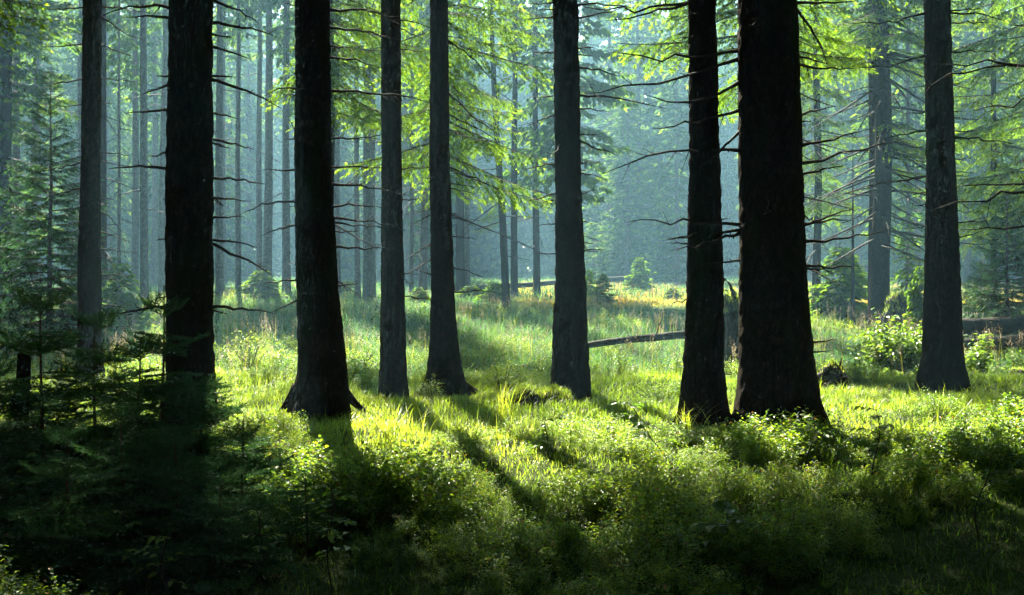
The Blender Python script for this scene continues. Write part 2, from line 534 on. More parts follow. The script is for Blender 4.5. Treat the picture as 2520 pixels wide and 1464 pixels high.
def bilberry(seed, simple=False, nl=1.0, h=.30):
    rs = np.random.default_rng(seed); g = Geo()
    for s in range(rs.integers(5, 8)):
        a = rs.random() * 2 * PI; out = rs.uniform(.02, .16); hh = h * rs.uniform(.6, 1.15)
        n = 5
        t = np.linspace(0, 1, n)
        q = np.stack([math.cos(a) * out * t ** 1.2 + rs.uniform(-.012, .012, n) * t, math.sin(a) * out * t ** 1.2 + rs.uniform(-.012, .012, n) * t, hh * t], 1)
        tube(g, q, np.linspace(.0026, .0012, n), 3, 1, cap=False)
        br = [(q, 0.25)]
        for b in range(rs.integers(2, 5)):
            ti = rs.uniform(.4, .9); bb = np.array([np.interp(ti, t, q[:, c]) for c in range(3)])
            a2 = rs.random() * 2 * PI; l2 = rs.uniform(.05, .12)
            q2 = bb + np.stack([math.cos(a2) * l2 * t, math.sin(a2) * l2 * t, l2 * .75 * t], 1)
            br.append((q2, 0.1))
        for (qq, u0) in br:
            L = np.linalg.norm(np.diff(qq, axis=0), axis=1).sum()
            k = max(2, int(L * (1 - u0) / .017 * nl))
            u = np.linspace(u0, 1, k)
            p = np.stack([np.interp(u, t, qq[:, c]) for c in range(3)], 1)
            yaw = rs.random() * 6 + np.arange(k) * PI + rs.uniform(-.7, .7, k)
            add_leaves(g, p, yaw, rs.uniform(-.15, .75, k), rs.uniform(-.5, .5, k), rs.uniform(.018, .031, k), .6, 0,
                       np.clip(rs.normal(.42, .16, k), 0, .9) + (rs.random(k) < .012) * 1.0, simple=simple)
    return g


def blade_batch(g, base, yaw, h, lean, w, mat, var, segs=3):
    """grass blades: tapered, bent strips"""
    n = len(base)
    t = np.linspace(0, 1, segs + 1)
    dx = lean[:, None] * h[:, None] * (t ** 1.9)[None]
    dz = h[:, None] * (t - .32 * np.clip(lean, 0, 1.5)[:, None] * t ** 2.4)
    cx = np.cos(yaw)[:, None]; sx = np.sin(yaw)[:, None]
    C = np.stack([base[:, 0:1] + cx * dx, base[:, 1:2] + sx * dx, base[:, 2:3] + dz], 2)
    ww = (w[:, None] * .5 * (1 - t ** 1.6)[None])
    S = np.stack([-sx * ww, cx * ww, np.zeros_like(ww)], 2)
    V = np.concatenate([C - S, C[:, :-1] * 0 + C[:, :-1] + S[:, :-1]], 1)   # left row 0..segs, right row 0..segs-1
    m = 2 * segs + 1
    T = []
    for i in range(segs):
        l0, l1, r0 = i, i + 1, segs + 1 + i
        if i < segs - 1:
            T += [[l0, r0, r0 + 1], [l0, r0 + 1, l1]]
        else:
            T += [[l0, r0, l1]]
    T = np.array(T)
    TT = T[None] + (np.arange(n) * m)[:, None, None]
    g.add(V.reshape(-1, 3), TT.reshape(-1, 3), mat, np.repeat(var, m))


# ------------------------------------------------------------------ trunks
def trunk_mesh(prof, H, seed, mats, sides=72, near_top=5.6, fl=.16, rough=.006, base=-.35):
    """prof: rows (z, x, r) from the ground up, relative to the tree's base; returns mesh with smooth, flaky bark relief"""
    rs = np.random.default_rng(seed)
    prof = sorted(prof)
    zs = np.array([p[0] for p in prof]); xs = np.array([p[1] for p in prof]); rr = np.array([p[2] for p in prof])
    z = np.concatenate([np.arange(base, near_top, .028), np.linspace(near_top, H, 40)])
    r = np.interp(z, zs, rr); x = np.interp(z, zs, xs)
    hi = z > zs[-1]
    r[hi] = rr[-1] * np.clip(1 - (z[hi] - zs[-1]) / (H - zs[-1]), .06, 1) ** .8
    slope = (xs[-1] - xs[len(xs) // 2]) / max(.5, zs[-1] - zs[len(xs) // 2])
    x[hi] = xs[-1] + np.clip(slope, -.03, .03) * (z[hi] - zs[-1])
    kk = np.ones(9) / 9
    ns = len(z) - 40
    for arr_ in (r, x):
        sm = np.convolve(np.pad(arr_[:ns], 4, mode='edge'), kk, 'valid')
        arr_[:ns] = sm
    th = np.linspace(0, 2 * PI, sides, endpoint=False)
    TH, Z = np.meshgrid(th, z)
    Rr = np.repeat(r[:, None], sides, 1)
    k1 = rs.integers(4, 7)
    lob = fl * np.exp(-np.clip(Z, 0, 9) / .24) * (np.sin(k1 * TH + rs.random() * 6) * .7 + np.sin((k1 - 2) * TH + rs.random() * 6) * .5)
    low = .035 * vnoise(np.cos(TH) * 1.2 + 7 + seed, np.sin(TH) * 1.2, Z * .9, seed)
    cx, sx = np.cos(TH) * Rr, np.sin(TH) * Rr
    f1 = vnoise(cx / .05, sx / .05, Z / .085, seed + 1)
    f2 = vnoise(cx / .022, sx / .022, Z / .035, seed + 2)
    flk = np.sign(f1) * np.abs(f1) ** .5 * rough + f2 * rough * .6
    RR = Rr * (1 + lob + low) + flk * np.clip(Rr / .12, .2, 1)
    V = np.stack([x[:, None] + np.cos(TH) * RR, np.sin(TH) * RR, Z], 2).reshape(-1, 3)
    n = len(z)
    i = np.arange(n - 1)[:, None] * sides; j = np.arange(sides)[None]; j2 = (j + 1) % sides
    A_ = (i + j).ravel(); B_ = (i + j2).ravel(); C_ = (i + sides + j2).ravel(); D_ = (i + sides + j).ravel()
    T = np.concatenate([np.stack([A_, B_, C_], 1), np.stack([A_, C_, D_], 1)])
    return make_mesh('trunk', V, T, np.zeros(len(T), int), np.full(len(V), .5), mats, True)


def dead_branch_geo(a, b, r0, seed, sag=0.0, twigs=3, kink=.035, sides=6):
    rs = np.random.default_rng(seed); g = Geo()
    a = np.asarray(a, float); b = np.asarray(b, float)
    L = np.linalg.norm(b - a)
    n = 9 if L > .4 else 6
    t = np.linspace(0, 1, n)
    q = a + (b - a) * t[:, None]
    q[:, 2] += sag * L * 4 * t * (1 - t)
    w = rs.normal(size=(n, 3)) * kink * L * .5
    w[0] = 0; w[-1] = 0
    q += w * np.sin(t * PI)[:, None]
    rad = r0 * (1 - t) ** .8 * .8 + .0028
    rad[0] *= 1.35
    tube(g, q, rad, sides, 0)
    d = (b - a) / L
    for k in range(twigs):
        ti = rs.uniform(.18, .92)
        p = np.array([np.interp(ti, t, q[:, c]) for c in range(3)])
        l = L * rs.uniform(.06, .26) * (1.1 - ti * .6)
        dv = d * rs.uniform(.3, .9) + rs.normal(size=3) * .5
        dv /= np.linalg.norm(dv)
        m = 4; tt = np.linspace(0, 1, m)
        qq = p + dv * l * tt[:, None]
        qq[:, 2] += rs.uniform(-.2, .2) * l * tt ** 2
        rr = max(.0022, np.interp(ti, t, rad) * .45)
        tube(g, qq, np.linspace(rr, .0018, m), 4, 0)
    # broken nubs
    for k in range(int(L * 5)):
        ti = rs.uniform(.1, .95); p = np.array([np.interp(ti, t, q[:, c]) for c in range(3)])
        dv = rs.normal(size=3); dv -= d * dv.dot(d) * .5; dv /= np.linalg.norm(dv)
        rr = np.interp(ti, t, rad)
        tube(g, [p, p + dv * (rr + rs.uniform(.008, .022))], [rr * .6 + .001, .0012], 4, 0)
    return g


# ================================================================== SETTING
# ground: one sheet, finer near the camera
def grid_axis(a, b, fine_a, fine_b, df, dc):
    v = list(np.arange(a, fine_a, dc)) + list(np.arange(fine_a, fine_b, df)) + list(np.arange(fine_b, b + dc, dc))
    return np.array(v)


gx = grid_axis(-110, 110, -12, 12, .14, 2.0)
gy = np.array(list(np.arange(-24, 3, 1.5)) + list(np.arange(3, 24, .14)) + list(np.arange(24, 60, .6)) + list(np.arange(60, 232, 3)))
GX, GY = np.meshgrid(gx, gy)
V = np.stack([GX, GY, G(GX, GY)], 2).reshape(-1, 3)
nx = len(gx)
i = (np.arange(len(gy) - 1)[:, None] * nx + np.arange(nx - 1)[None]).ravel()
T = np.concatenate([np.stack([i, i + 1, i + nx + 1], 1), np.stack([i, i + nx + 1, i + nx], 1)])
gr = link('ground', make_mesh('ground', V, T, np.zeros(len(T), int), np.full(len(V), .5), [M_GROUND], True))
gr['kind'] = 'structure'

# haze: one closed box of even air
m, t, out = nt('morning haze')
pv = t.nodes.new('ShaderNodeVolumePrincipled')
pv.inputs['Color'].default_value = (.38, .76, 1.0, 1)
pv.inputs['Density'].default_value = FOG
pv.inputs['Anisotropy'].default_value = .45
t.links.new(pv.outputs[0], out.inputs['Volume'])
bv = np.array([[x, y, z] for z in (-3.0, 36.0) for y in (-30.0, 240.0) for x in (-118.0, 118.0)])
bt = np.array([[0, 2, 3], [0, 3, 1], [4, 5, 7], [4, 7, 6], [0, 1, 5], [0, 5, 4], [2, 6, 7], [2, 7, 3], [0, 4, 6], [0, 6, 2], [1, 3, 7], [1, 7, 5]])
hz = link('haze', make_mesh('haze', bv, bt, np.zeros(12, int), np.full(8, .5), [m]))
hz['kind'] = 'stuff'
hz['label'] = 'pale blue morning haze filling the clearing between the spruces'

# ================================================================== TALL SPRUCES IN THE FRONT ROW
SP = 'tall bare spruces standing in a row before the clearing'
NEAR = [
    # name-label, D, H, crown base, [(row, left edge, right edge)], bark, flare
    ('slim greyish spruce trunk bristling with short pale dead twigs, beside the bushy young spruce', 16.6, 23, 6.0,
     [(0, 205, 250), (400, 200, 247), (640, 193, 247), (850, 192, 251), (940, 186, 258)], M_BARKW, .10),
    ('thick black spruce trunk rising out of the dark spruce saplings', 10.6, 24, 5.4,
     [(0, 418, 523), (500, 409, 522), (800, 411, 525), (1000, 408, 530), (1110, 396, 548)], M_BARK, .12),
    ('dark mossy spruce trunk with a flared root foot at the edge of the sunlit grass', 12.6, 25, 5.8,
     [(0, 727, 811), (400, 725, 815), (700, 730, 830), (900, 735, 853), (985, 715, 861), (1030, 694, 870), (1050, 686, 880)], M_BARK, .2),
    ('straight olive brown spruce trunk without root flare, partner of the warmer brown trunk', 14.8, 22, 6.4,
     [(0, 937, 985), (400, 938, 988), (700, 937, 995), (900, 934, 1000), (978, 929, 1006)], M_BARKW, .08),
    ('warm brown spruce trunk with a wide foot and one root running out over the moss', 15.0, 23, 6.4,
     [(0, 1058, 1102), (400, 1056, 1106), (700, 1060, 1117), (850, 1056, 1127), (930, 1048, 1140), (968, 1036, 1158)], M_BARKW, .18),
    ('straight dark spruce trunk behind the mossy stump, dead twigs on both sides', 14.6, 24, 6.2,
     [(0, 1360, 1422), (400, 1365, 1428), (700, 1366, 1442), (880, 1358, 1449), (978, 1350, 1456)], M_BARK, .08),
    ('dark spruce trunk with a golden rim of light, almost touching the thickest trunk', 12.2, 24, 6.0,
     [(0, 1693, 1760), (400, 1696, 1770), (700, 1690, 1778), (900, 1680, 1780), (1000, 1672, 1790), (1050, 1658, 1802)], M_BARK, .16),
    ('thickest spruce trunk of all, black with scaly bark and long crooked dead branches', 12.0, 27, 5.6,
     [(0, 1815, 1958), (400, 1817, 1973), (700, 1820, 1985), (900, 1820, 2003), (1000, 1812, 2018), (1055, 1796, 2040)], M_BARK, .14),
    ('dark brown spruce trunk in front of the leafy green shrub and the fallen trunk', 16.2, 24, 6.4,
     [(0, 2274, 2336), (400, 2280, 2348), (700, 2277, 2362), (880, 2270, 2368), (945, 2256, 2380)], M_BARK, .1),
]
# dead branches read off each trunk: (start x, start y, end x, end y, sag)
BR = [
    [(208, 19, 103, 27, .02), (203, 108, 100, 114, -.02), (200, 195, 100, 205, -.03), (197, 257, 149, 263, 0), (197, 398, 97, 422, -.02), (195, 462, 108, 484, 0), (193, 568, 176, 568, 0), (193, 676, 92, 692, 0), (193, 745, 125, 749, .02),
     (252, 16, 373, 35, .02), (252, 38, 357, 100, -.05), (252, 108, 328, 138, -.02), (250, 192, 332, 201, 0), (249, 255, 279, 254, 0), (248, 276, 289, 335, .1), (248, 373, 325, 384, 0), (248, 395, 300, 409, .02), (248, 490, 281, 492, .05), (248, 519, 300, 571, .1), (248, 568, 319, 595, 0), (248, 611, 335, 621, 0), (248, 676, 322, 679, 0), (248, 682, 325, 703, .02), (250, 747, 314, 757, 0), (249, 560, 260, 640, .1)],
    [(418, 24, 254, 38, .10), (418, 46, 311, 43, .03), (413, 187, 384, 187, 0), (413, 206, 352, 232, .03), (411, 270, 308, 279, .01), (409, 371, 364, 384, -.05), (410, 414, 268, 415, .03), (409, 490, 400, 490, 0), (411, 590, 383, 592, .06), (412, 755, 354, 752, 0), (412, 758, 255, 779, .04),
     (525, 3, 636, 57, .08), (525, 57, 680, 90, .04), (525, 85, 571, 92, 0), (525, 113, 617, 146, .02), (522, 187, 580, 190, .02), (522, 195, 693, 268, .05), (522, 276, 587, 293, .02), (521, 341, 625, 368, .02), (521, 349, 568, 365, 0), (520, 437, 652, 453, .02), (520, 476, 552, 508, .03), (520, 487, 617, 495, .02), (520, 536, 595, 533, .01), (522, 590, 633, 609, .03), (522, 595, 668, 676, .03), (524, 755, 674, 772, .04), (524, 762, 560, 772, 0)],
    [(745, 16, 699, 8, 0), (724, 219, 648, 238, .12), (724, 235, 697, 233, 0), (724, 342, 697, 342, 0), (724, 418, 648, 417, 0), (726, 497, 588, 530, .08), (728, 552, 640, 582, .04), (732, 690, 648, 698, .03), (734, 730, 670, 768, -.03),
     (813, 22, 1060, 70, .04), (813, 68, 984, 97, .02), (813, 111, 875, 119, 0), (813, 141, 935, 168, .05), (813, 222, 1081, 260, .04), (815, 342, 935, 343, .02), (816, 411, 946, 413, .01), (818, 452, 1005, 481, .03), (818, 511, 940, 511, .05), (819, 536, 981, 557, .03), (819, 546, 935, 557, -.02), (820, 568, 881, 569, -.01), (821, 606, 983, 617, .01), (829, 703, 881, 698, .01)],
    [(990, 417, 1054, 408, 0), (995, 671, 1030, 676, 0), (996, 730, 1070, 738, .02), (993, 492, 1038, 490, 0), (937, 330, 900, 340, 0), (985, 120, 1040, 128, 0), (935, 560, 905, 553, 0)],
    [(1105, 97, 1210, 195, .05), (1106, 222, 1221, 325, -.05), (1107, 281, 1221, 346, .03), (1108, 411, 1232, 471, .03), (1110, 462, 1167, 476, 0), (1113, 525, 1135, 528, 0), (1113, 584, 1173, 590, .05), (1116, 657, 1189, 682, .02), (1118, 719, 1221, 719, .02), (1057, 411, 994, 422, .04), (1058, 462, 1051, 440, 0), (1058, 525, 1013, 552, -.03), (1058, 676, 1010, 660, 0)],
    [(1360, 22, 1323, 24, 0), (1360, 8, 1296, 11, .02), (1360, 41, 1290, 48, 0), (1360, 130, 1310, 130, 0), (1363, 235, 1315, 241, 0), (1364, 281, 1296, 311, .02), (1366, 403, 1290, 417, .02), (1367, 474, 1300, 495, 0), (1367, 490, 1328, 500, 0), (1367, 549, 1318, 556, 0), (1367, 625, 1323, 623, 0),
     (1424, 12, 1560, 20, .03), (1424, 46, 1530, 22, 0), (1427, 135, 1458, 138, 0), (1427, 119, 1464, 115, 0), (1427, 165, 1526, 189, .04), (1428, 214, 1440, 214, 0), (1428, 233, 1642, 269, .03), (1429, 268, 1502, 276, .03), (1430, 330, 1475, 331, 0), (1430, 343, 1521, 384, -.02), (1430, 398, 1456, 406, 0), (1430, 419, 1442, 419, 0), (1430, 427, 1485, 437, .02), (1431, 480, 1467, 465, 0), (1432, 544, 1458, 551, 0), (1433, 582, 1437, 582, 0), (1433, 595, 1461, 600, 0), (1434, 617, 1490, 615, .03)],
    [(1694, 5, 1426, 16, -.03), (1694, 3, 1491, 51, -.03), (1697, 575, 1640, 590, -.05), (1697, 600, 1640, 598, 0), (1770, 540, 1795, 538, 0), (1776, 920, 1800, 922, 0)],
    [(1822, 123, 1500, 128, -.04), (1816, 143, 1430, 229, -.04), (1814, 200, 1583, 232, -.12), (1814, 270, 1607, 316, -.03), (1815, 371, 1474, 431, .06), (1815, 319, 1721, 413, -.04), (1816, 554, 1542, 547, .03), (1816, 566, 1642, 587, .01), (1816, 573, 1648, 617, -.02), (1818, 640, 1740, 648, 0),
     (1962, 8, 2110, 3, .01), (1961, 16, 2034, 157, .1), (1963, 138, 2037, 157, .03), (1964, 157, 2099, 168, -.04), (1968, 287, 2053, 262, .02), (1969, 298, 1996, 299, 0), (1973, 360, 2142, 317, -.02), (1974, 403, 2224, 340, -.02), (1977, 430, 2083, 405, 0), (1982, 555, 2099, 513, 0), (1982, 552, 2096, 541, .02), (1983, 594, 2191, 565, -.03), (1987, 652, 2116, 654, -.03), (1990, 660, 2050, 672, .05), (2003, 843, 2057, 836, 0), (2005, 866, 2040, 864, 0)],
    [(2273, 32, 2086, 58, -.03), (2277, 135, 2094, 170, -.02), (2279, 276, 2226, 279, 0), (2280, 319, 2153, 340, -.02), (2281, 433, 2131, 461, .03), (2281, 433, 2172, 454, .02), (2281, 500, 2250, 508, 0), (2281, 557, 2240, 563, 0),
     (2339, 27, 2413, 22, 0), (2339, 32, 2472, 51, .04), (2340, 58, 2429, 56, .02), (2341, 130, 2440, 127, .02), (2344, 206, 2367, 207, 0), (2347, 274, 2370, 274, 0), (2348, 323, 2399, 324, .01), (2350, 339, 2494, 354, .02), (2352, 392, 2375, 392, 0), (2353, 422, 2394, 426, 0), (2353, 433, 2388, 433, 0), (2356, 549, 2421, 547, .02), (2357, 584, 2420, 566, -.04), (2363, 655, 2370, 655, 0)],
]

# crowns of the front row stand above the frame: whole-crown meshes made of hanging boughs
BMID = [bough_mid(100 + k, 2.3) for k in range(5)]
BMID_ARR = [b.arr() for b in BMID]
BMID_ME = [b.mesh('bough', [M_TWIG, M_BOUGH]) for b in BMID]


def crown_mid(seed, H, zb, rmax, dz=.55):
    rs = np.random.default_rng(seed); g = Geo()
    z = zb
    while z < H - .3:
        f = (H - z) / (H - zb)
        for k in range(rs.integers(4, 6)):
            R = rmax * (f ** .75 + .08) * rs.uniform(.6, 1.1)
            g.addgeo(BMID_ARR[rs.integers(0, 5)], rmat(rs.random() * 2 * PI, rs.uniform(-.35, .0) + .4 * (1 - f), rs.uniform(-.2, .2)), (0, 0, z + rs.uniform(-.15, .15)), R / 2.0)
        z += dz * rs.uniform(.8, 1.3)
    return g


CRN = [crown_mid(300 + k, 17.5, 0.0, (2.3, 2.6, 2.0)[k], .62).mesh('crown', [M_TWIG, M_BOUGH]) for k in range(3)]

rb = np.random.default_rng(21)
for k, (lab, D, H, zb, rows, bark, fl) in enumerate(NEAR):
    xm = (rows[-1][1] + rows[-1][2]) / 2
    bx = X(xm, D); gz = Gz(bx, D)
    root = thing('spruce_tree', lab, 'spruce tree', (bx, D, gz), SP)
    prof = []
    for (py, xl, xr) in rows:
        prof.append((EYE - (py - HZ) / F * D - gz, X((xl + xr) / 2, D) - bx, (xr - xl) / 2 / F * D))
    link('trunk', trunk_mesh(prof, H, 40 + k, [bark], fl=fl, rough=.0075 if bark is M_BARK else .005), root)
    pz = sorted(prof)
    topx = pz[-1][1]
    rbase = pz[0][2]
    for j in range(5 + k % 2):
        an = rb.random() * .6 + j * 2 * PI / (5 + k % 2)
        ext = rbase * rb.uniform(1.15, 1.7) * (.8 if fl < .11 else 1)
        if k == 4 and j == 0:
            an, ext = -.12, rbase * 2.6
        rg = Geo(); tt = np.linspace(0, 1, 8)
        rad_ = rbase * (.55 + (ext / rbase - .55) * tt)
        zz_ = .22 * (1 - tt) ** 1.8 * rb.uniform(.8, 1.2) - .07 * tt
        wig = an + .15 * np.sin(tt * 4 + j) * tt
        rq = np.stack([pz[0][1] + np.cos(wig) * rad_, np.sin(wig) * rad_, zz_], 1)
        tube(rg, rq, min(rbase, .27) * (.26 - .24 * tt ** .7) * rb.uniform(.8, 1.15), 12)
        link('root', rg.mesh('root', [bark], True), root)
    c = link('crown', CRN[k % 3], root, (topx, 0, zb + (2.1 if 2 <= k <= 7 else .9)), (0, 0, k * 1.3), ((1.38, 1.38) if k < 2 else (1.28, 1.28)) + ((H - zb) / 17.5,))
    for j, (x0, y0, x1, y1, sag) in enumerate(BR[k]):
        a = P(x0, y0, D) - np.array([bx, D, gz])
        L = math.hypot(x1 - x0, y1 - y0) / F * D
        sgn = 1 if x1 > x0 else -1
        a[0] -= sgn * .035
        dd = rb.uniform(-.3, .3) * L
        b = P(x1, y1, D + dd) - np.array([bx, D, gz])
        r0 = .0075 + .0085 * min(1, L / .7) + (.003 if k in (1, 7) else 0)
        if k in (0, 3, 4):
            r0 *= .8
        g = dead_branch_geo(a, b, r0, k * 100 + j, sag, twigs=2 + int(L * 4))
        link('dead_branch', g.mesh('dead_branch', [M_DEAD], True), root)
    # short twigs pointing towards or away from the viewer
    for j in range(9):
        z = rb.uniform(1.3, 5.0) if k != 0 else rb.uniform(.9, 5.4)
        i0 = np.interp(z, [p[0] for p in pz], [p[1] for p in pz]); ri = np.interp(z, [p[0] for p in pz], [p[2] for p in pz])
        an = rb.uniform(PI * 1.1, PI * 1.9) if j % 2 else rb.uniform(.2, PI - .2)
        d = np.array([math.cos(an), math.sin(an), rb.uniform(-.5, .15)])
        a = np.array([i0, 0, z]) + d * ri * .85
        g = dead_branch_geo(a, a + d * rb.uniform(.12, .4), .006, 5000 + k * 50 + j, rb.uniform(-.15, .1), twigs=1, kink=.12)
        link('dead_branch', g.mesh('dead_branch', [M_DEAD], True), root)

# surface root of the warm brown trunk
# (kept with its tree, as a part)
# spruce just outside the frame whose branches reach in
D = 11.2; bx = X(2650, D); gz = Gz(bx, D)
root = thing('spruce_tree', 'spruce past the frame edge reaching long dead branches in beside the dark brown trunk', 'spruce tree', (bx, D, gz), SP)
link('trunk', trunk_mesh([(0, 0, .24), (.5, 0, .19), (2, 0.02, .175), (5, .03, .165)], 24, 77, [M_BARK]), root)
link('crown', CRN[1], root, (0, 0, 6.6), (0, 0, 2), (1, 1, 1))
for j, (x0, y0, x1, y1, sag) in enumerate([(2640, 163, 2294, 157, .01), (2640, 158, 2234, 217, .03), (2640, 235, 2396, 273, .02), (2640, 480, 2350, 458, .05), (2560, 468, 2285, 520, .02), (2640, 562, 2362, 565, .02), (2640, 90, 2480, 60, 0)]):
    a = P(x0, y0, D) - np.array([bx, D, gz]); b = P(x1, y1, D + rb.uniform(-.3, .3)) - np.array([bx, D, gz])
    link('dead_branch', dead_branch_geo(a, b, .016, 9000 + j, sag, twigs=5).mesh('dead_branch', [M_DEAD], True), root)
# spruce outside the frame whose pale bough hangs into the top corner
D = 13.5; bx = X(-260, D); gz = Gz(bx, D)
root = thing('spruce_tree', 'spruce beyond the frame edge with a sunlit drooping bough in the upper corner', 'spruce tree', (bx, D, gz), SP)
link('trunk', trunk_mesh([(0, 0, .26), (.5, 0, .2), (2, 0, .18), (5, .03, .17)], 24, 78, [M_BARK]), root)
link('crown', CRN[2], root, (0, 0, 6.4), (0, 0, .4), (1.6, 1.6, 1))
for j, (dz, yaw, s, pit) in enumerate([(4.6, .05, .86, -.1), (4.9, .18, .80, -.02), (4.35, -.15, .72, -.05), (5.1, -.05, .9, 0), (4.75, .3, .8, -.05)]):
    link('bough', BMID_ME[j % 5], root, (0, 0, dz), tuple(Matrix(rmat(yaw, pit, 0).tolist()).to_euler()), s)

# ================================================================== MIDDLE DISTANCE
unit_prof = [(0, 0, 1.35), (.02, 0, 1.12), (.06, 0, 1.0), (.3, 0, .82), (.6, 0, .55), (.85, 0, .25), (1, 0, .06)]


def unit_trunk(seed, bark):
    rs = np.random.default_rng(seed)
    z = np.concatenate([np.linspace(-.03, .3, 40), np.linspace(.32, 1, 24)])
    r = np.interp(z, [p[0] for p in unit_prof], [p[2] for p in unit_prof])
    sides = 20
    th = np.linspace(0, 2 * PI, sides, endpoint=False)
    TH, Z = np.meshgrid(th, z)
    RR = r[:, None] * (1 + .06 * vnoise(np.cos(TH) * 2 + seed, np.sin(TH) * 2, Z * 60, seed)) + 0 * Z
    sx = .35 * vnoise(z * 5 + seed, z * 0, seed=seed)
    V = np.stack([np.cos(TH) * RR + sx[:, None], np.sin(TH) * RR, Z], 2).reshape(-1, 3)
    n = len(z)
    i = np.arange(n - 1)[:, None] * sides; j = np.arange(sides)[None]; j2 = (j + 1) % sides
    A_ = (i + j).ravel(); B_ = (i + j2).ravel(); C_ = (i + sides + j2).ravel(); D_ = (i + sides + j).ravel()
    T = np.concatenate([np.stack([A_, B_, C_], 1), np.stack([A_, C_, D_], 1)])
    return make_mesh('trunk', V, T, np.zeros(len(T), int), np.full(len(V), .5), [bark], True)


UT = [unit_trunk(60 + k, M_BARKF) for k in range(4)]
# shared dead branches, 1.5 m along +X, drooping
DBR = []
for k in range(6):
    g = Geo(); rs = np.random.default_rng(800 + k)
    n = 10; tt = np.linspace(0, 1, n)
    q = np.stack([1.5 * tt, .12 * np.sin(tt * 3 + k) * tt, -.55 * tt ** 1.4 + .14 * tt ** 3], 1)
    tube(g, q, .019 * (1 - tt) ** .8 + .006, 4, 0)
    for j in range(9):
        ti = rs.uniform(.25, .95); p = np.array([np.interp(ti, tt, q[:, c]) for c in range(3)])
        l = rs.uniform(.2, .6) * (1.15 - ti); an = rs.choice([-1, 1]) * rs.uniform(.5, 1)
        e = p + np.array([l * math.cos(an), l * math.sin(an), -l * rs.uniform(.2, .8)])
        tube(g, [p, p * .5 + e * .5 + rs.normal(size=3) * .02, e], [.006, .004, .002], 3, 0)
    DBR.append(g.mesh('dead_branch', [M_DEAD], True))


def mid_tree(label, px, base_y, dia_px, H, zb=None, rmax=1.9, D=None, lean=0.0, dead=(0, 1, 6, 1.0), crown=None, group='spruces along the clearing', bark=None, boughs=None, seed=0, name='spruce_tree'):
    D = D or 4950.0 / (base_y - HZ)
    bx = X(px, D); gz = Gz(bx, D)
    rs = np.random.default_rng(seed + abs(int(px)))
    root = thing(name, label, 'spruce tree', (bx, D, gz), group)
    root.rotation_euler = (0, lean, 0)
    r = dia_px / 2 / F * D
    if bark is not None:
        me = unit_trunk(abs(int(px)), bark)
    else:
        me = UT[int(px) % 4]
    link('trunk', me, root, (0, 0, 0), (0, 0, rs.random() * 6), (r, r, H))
    if crown is not None:
        ch = crown[1]
        if D > 40 and px < 1300:
            rmax *= .68; zb += 1.5
        link('crown', crown[0], root, (0, 0, zb), (0, 0, rs.random() * 6), (rmax, rmax, (H - zb) / ch))
    nd, z0, z1, ds = dead
    for j in range(nd):
        z = z0 + (z1 - z0) * (j + rs.random()) / nd
        e = Matrix(rmat(rs.random() * 2 * PI, rs.uniform(-.3, .25), rs.uniform(-.5, .5)).tolist()).to_euler()
        link('dead_branch', DBR[rs.integers(0, 6)], root, (0, 0, z), tuple(e), ds * rs.uniform(.45, 1.1))
    if boughs:
        for (z0, z1, n, R, a0, a1) in boughs:
            for j in range(n):
                z = z0 + (z1 - z0) * (j + rs.random()) / n
                e = Matrix(rmat(rs.uniform(a0, a1), rs.uniform(-.32, .05), rs.uniform(-.3, .3)).tolist()).to_euler()
                link('bough', BMID_ME[rs.integers(0, 5)], root, (0, 0, z), tuple(e), R * rs.uniform(.6, 1.15) / 2)
    return root


# far crowns: unit radius, real height ; (mesh, height)
def far_crown(seed, h, dens=1.0, el=.42, sp=.55):
    g = crown_far(seed, h, 0, 2.0, sp, el, .75, dens)
    V, T, M, A = g.arr()
    V = V * np.array([.5, .5, 1])
    return (make_mesh('crown', V, T, M, A, [M_TWIG, M_FARCROWN]), h)


FC = [far_crown(900 + k, 18.0 + k % 3) for k in range(6)]
FCL = [far_crown(950 + k, 24.0, 1.0, .45, .6) for k in range(3)]
FCD = [far_crown(970 + k, 24.0, 2.2, .24, .42) for k in range(2)]
# young spruces, unit 4 m tall and 1.1 m in radius
def young_crown(seed, h=4.0, r=1.15, el=.22, sp=.22, dens=1.9, mat=None):
    g = crown_far(seed, h, .12, r, sp, el, .85, dens)
    return g.mesh('crown', [M_TWIG, mat or M_FARCROWN])


YC = [young_crown(980 + k) for k in range(4)]
YCS = [young_crown(990 + k, 4.0, 1.2, .46, .26, 2.4, M_BOUGH) for k in range(4)]

# --- spruce hidden behind the warm brown trunk: its sunlit boughs hang around both brown trunks
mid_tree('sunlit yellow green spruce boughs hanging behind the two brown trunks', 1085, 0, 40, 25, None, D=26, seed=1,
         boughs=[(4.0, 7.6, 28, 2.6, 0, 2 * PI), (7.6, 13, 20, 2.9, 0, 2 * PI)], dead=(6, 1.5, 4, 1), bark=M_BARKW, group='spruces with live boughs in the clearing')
mid_tree('sunlit spruce boughs hanging behind the mossy dark trunk and the olive trunk', 800, 0, 40, 25, None, D=24, seed=2,
         boughs=[(4.9, 8.5, 28, 2.4, -1.8, 1.8), (8.5, 13, 16, 2.6, 0, 2 * PI)], dead=(4, 1.5, 4, 1), bark=M_BARKW, group='spruces with live boughs in the clearing')
mid_tree('spruce with bright boughs at the top, hidden behind the thickest trunk', 1885, 0, 60, 25, None, D=22, seed=3,
         boughs=[(5.6, 8.5, 27, 2.7, 0, 2 * PI), (8.5, 13.5, 28, 3.2, 0, 2 * PI)], dead=(10, 1.5, 5.5, 1.1), bark=M_BARK, group='spruces with live boughs in the clearing')
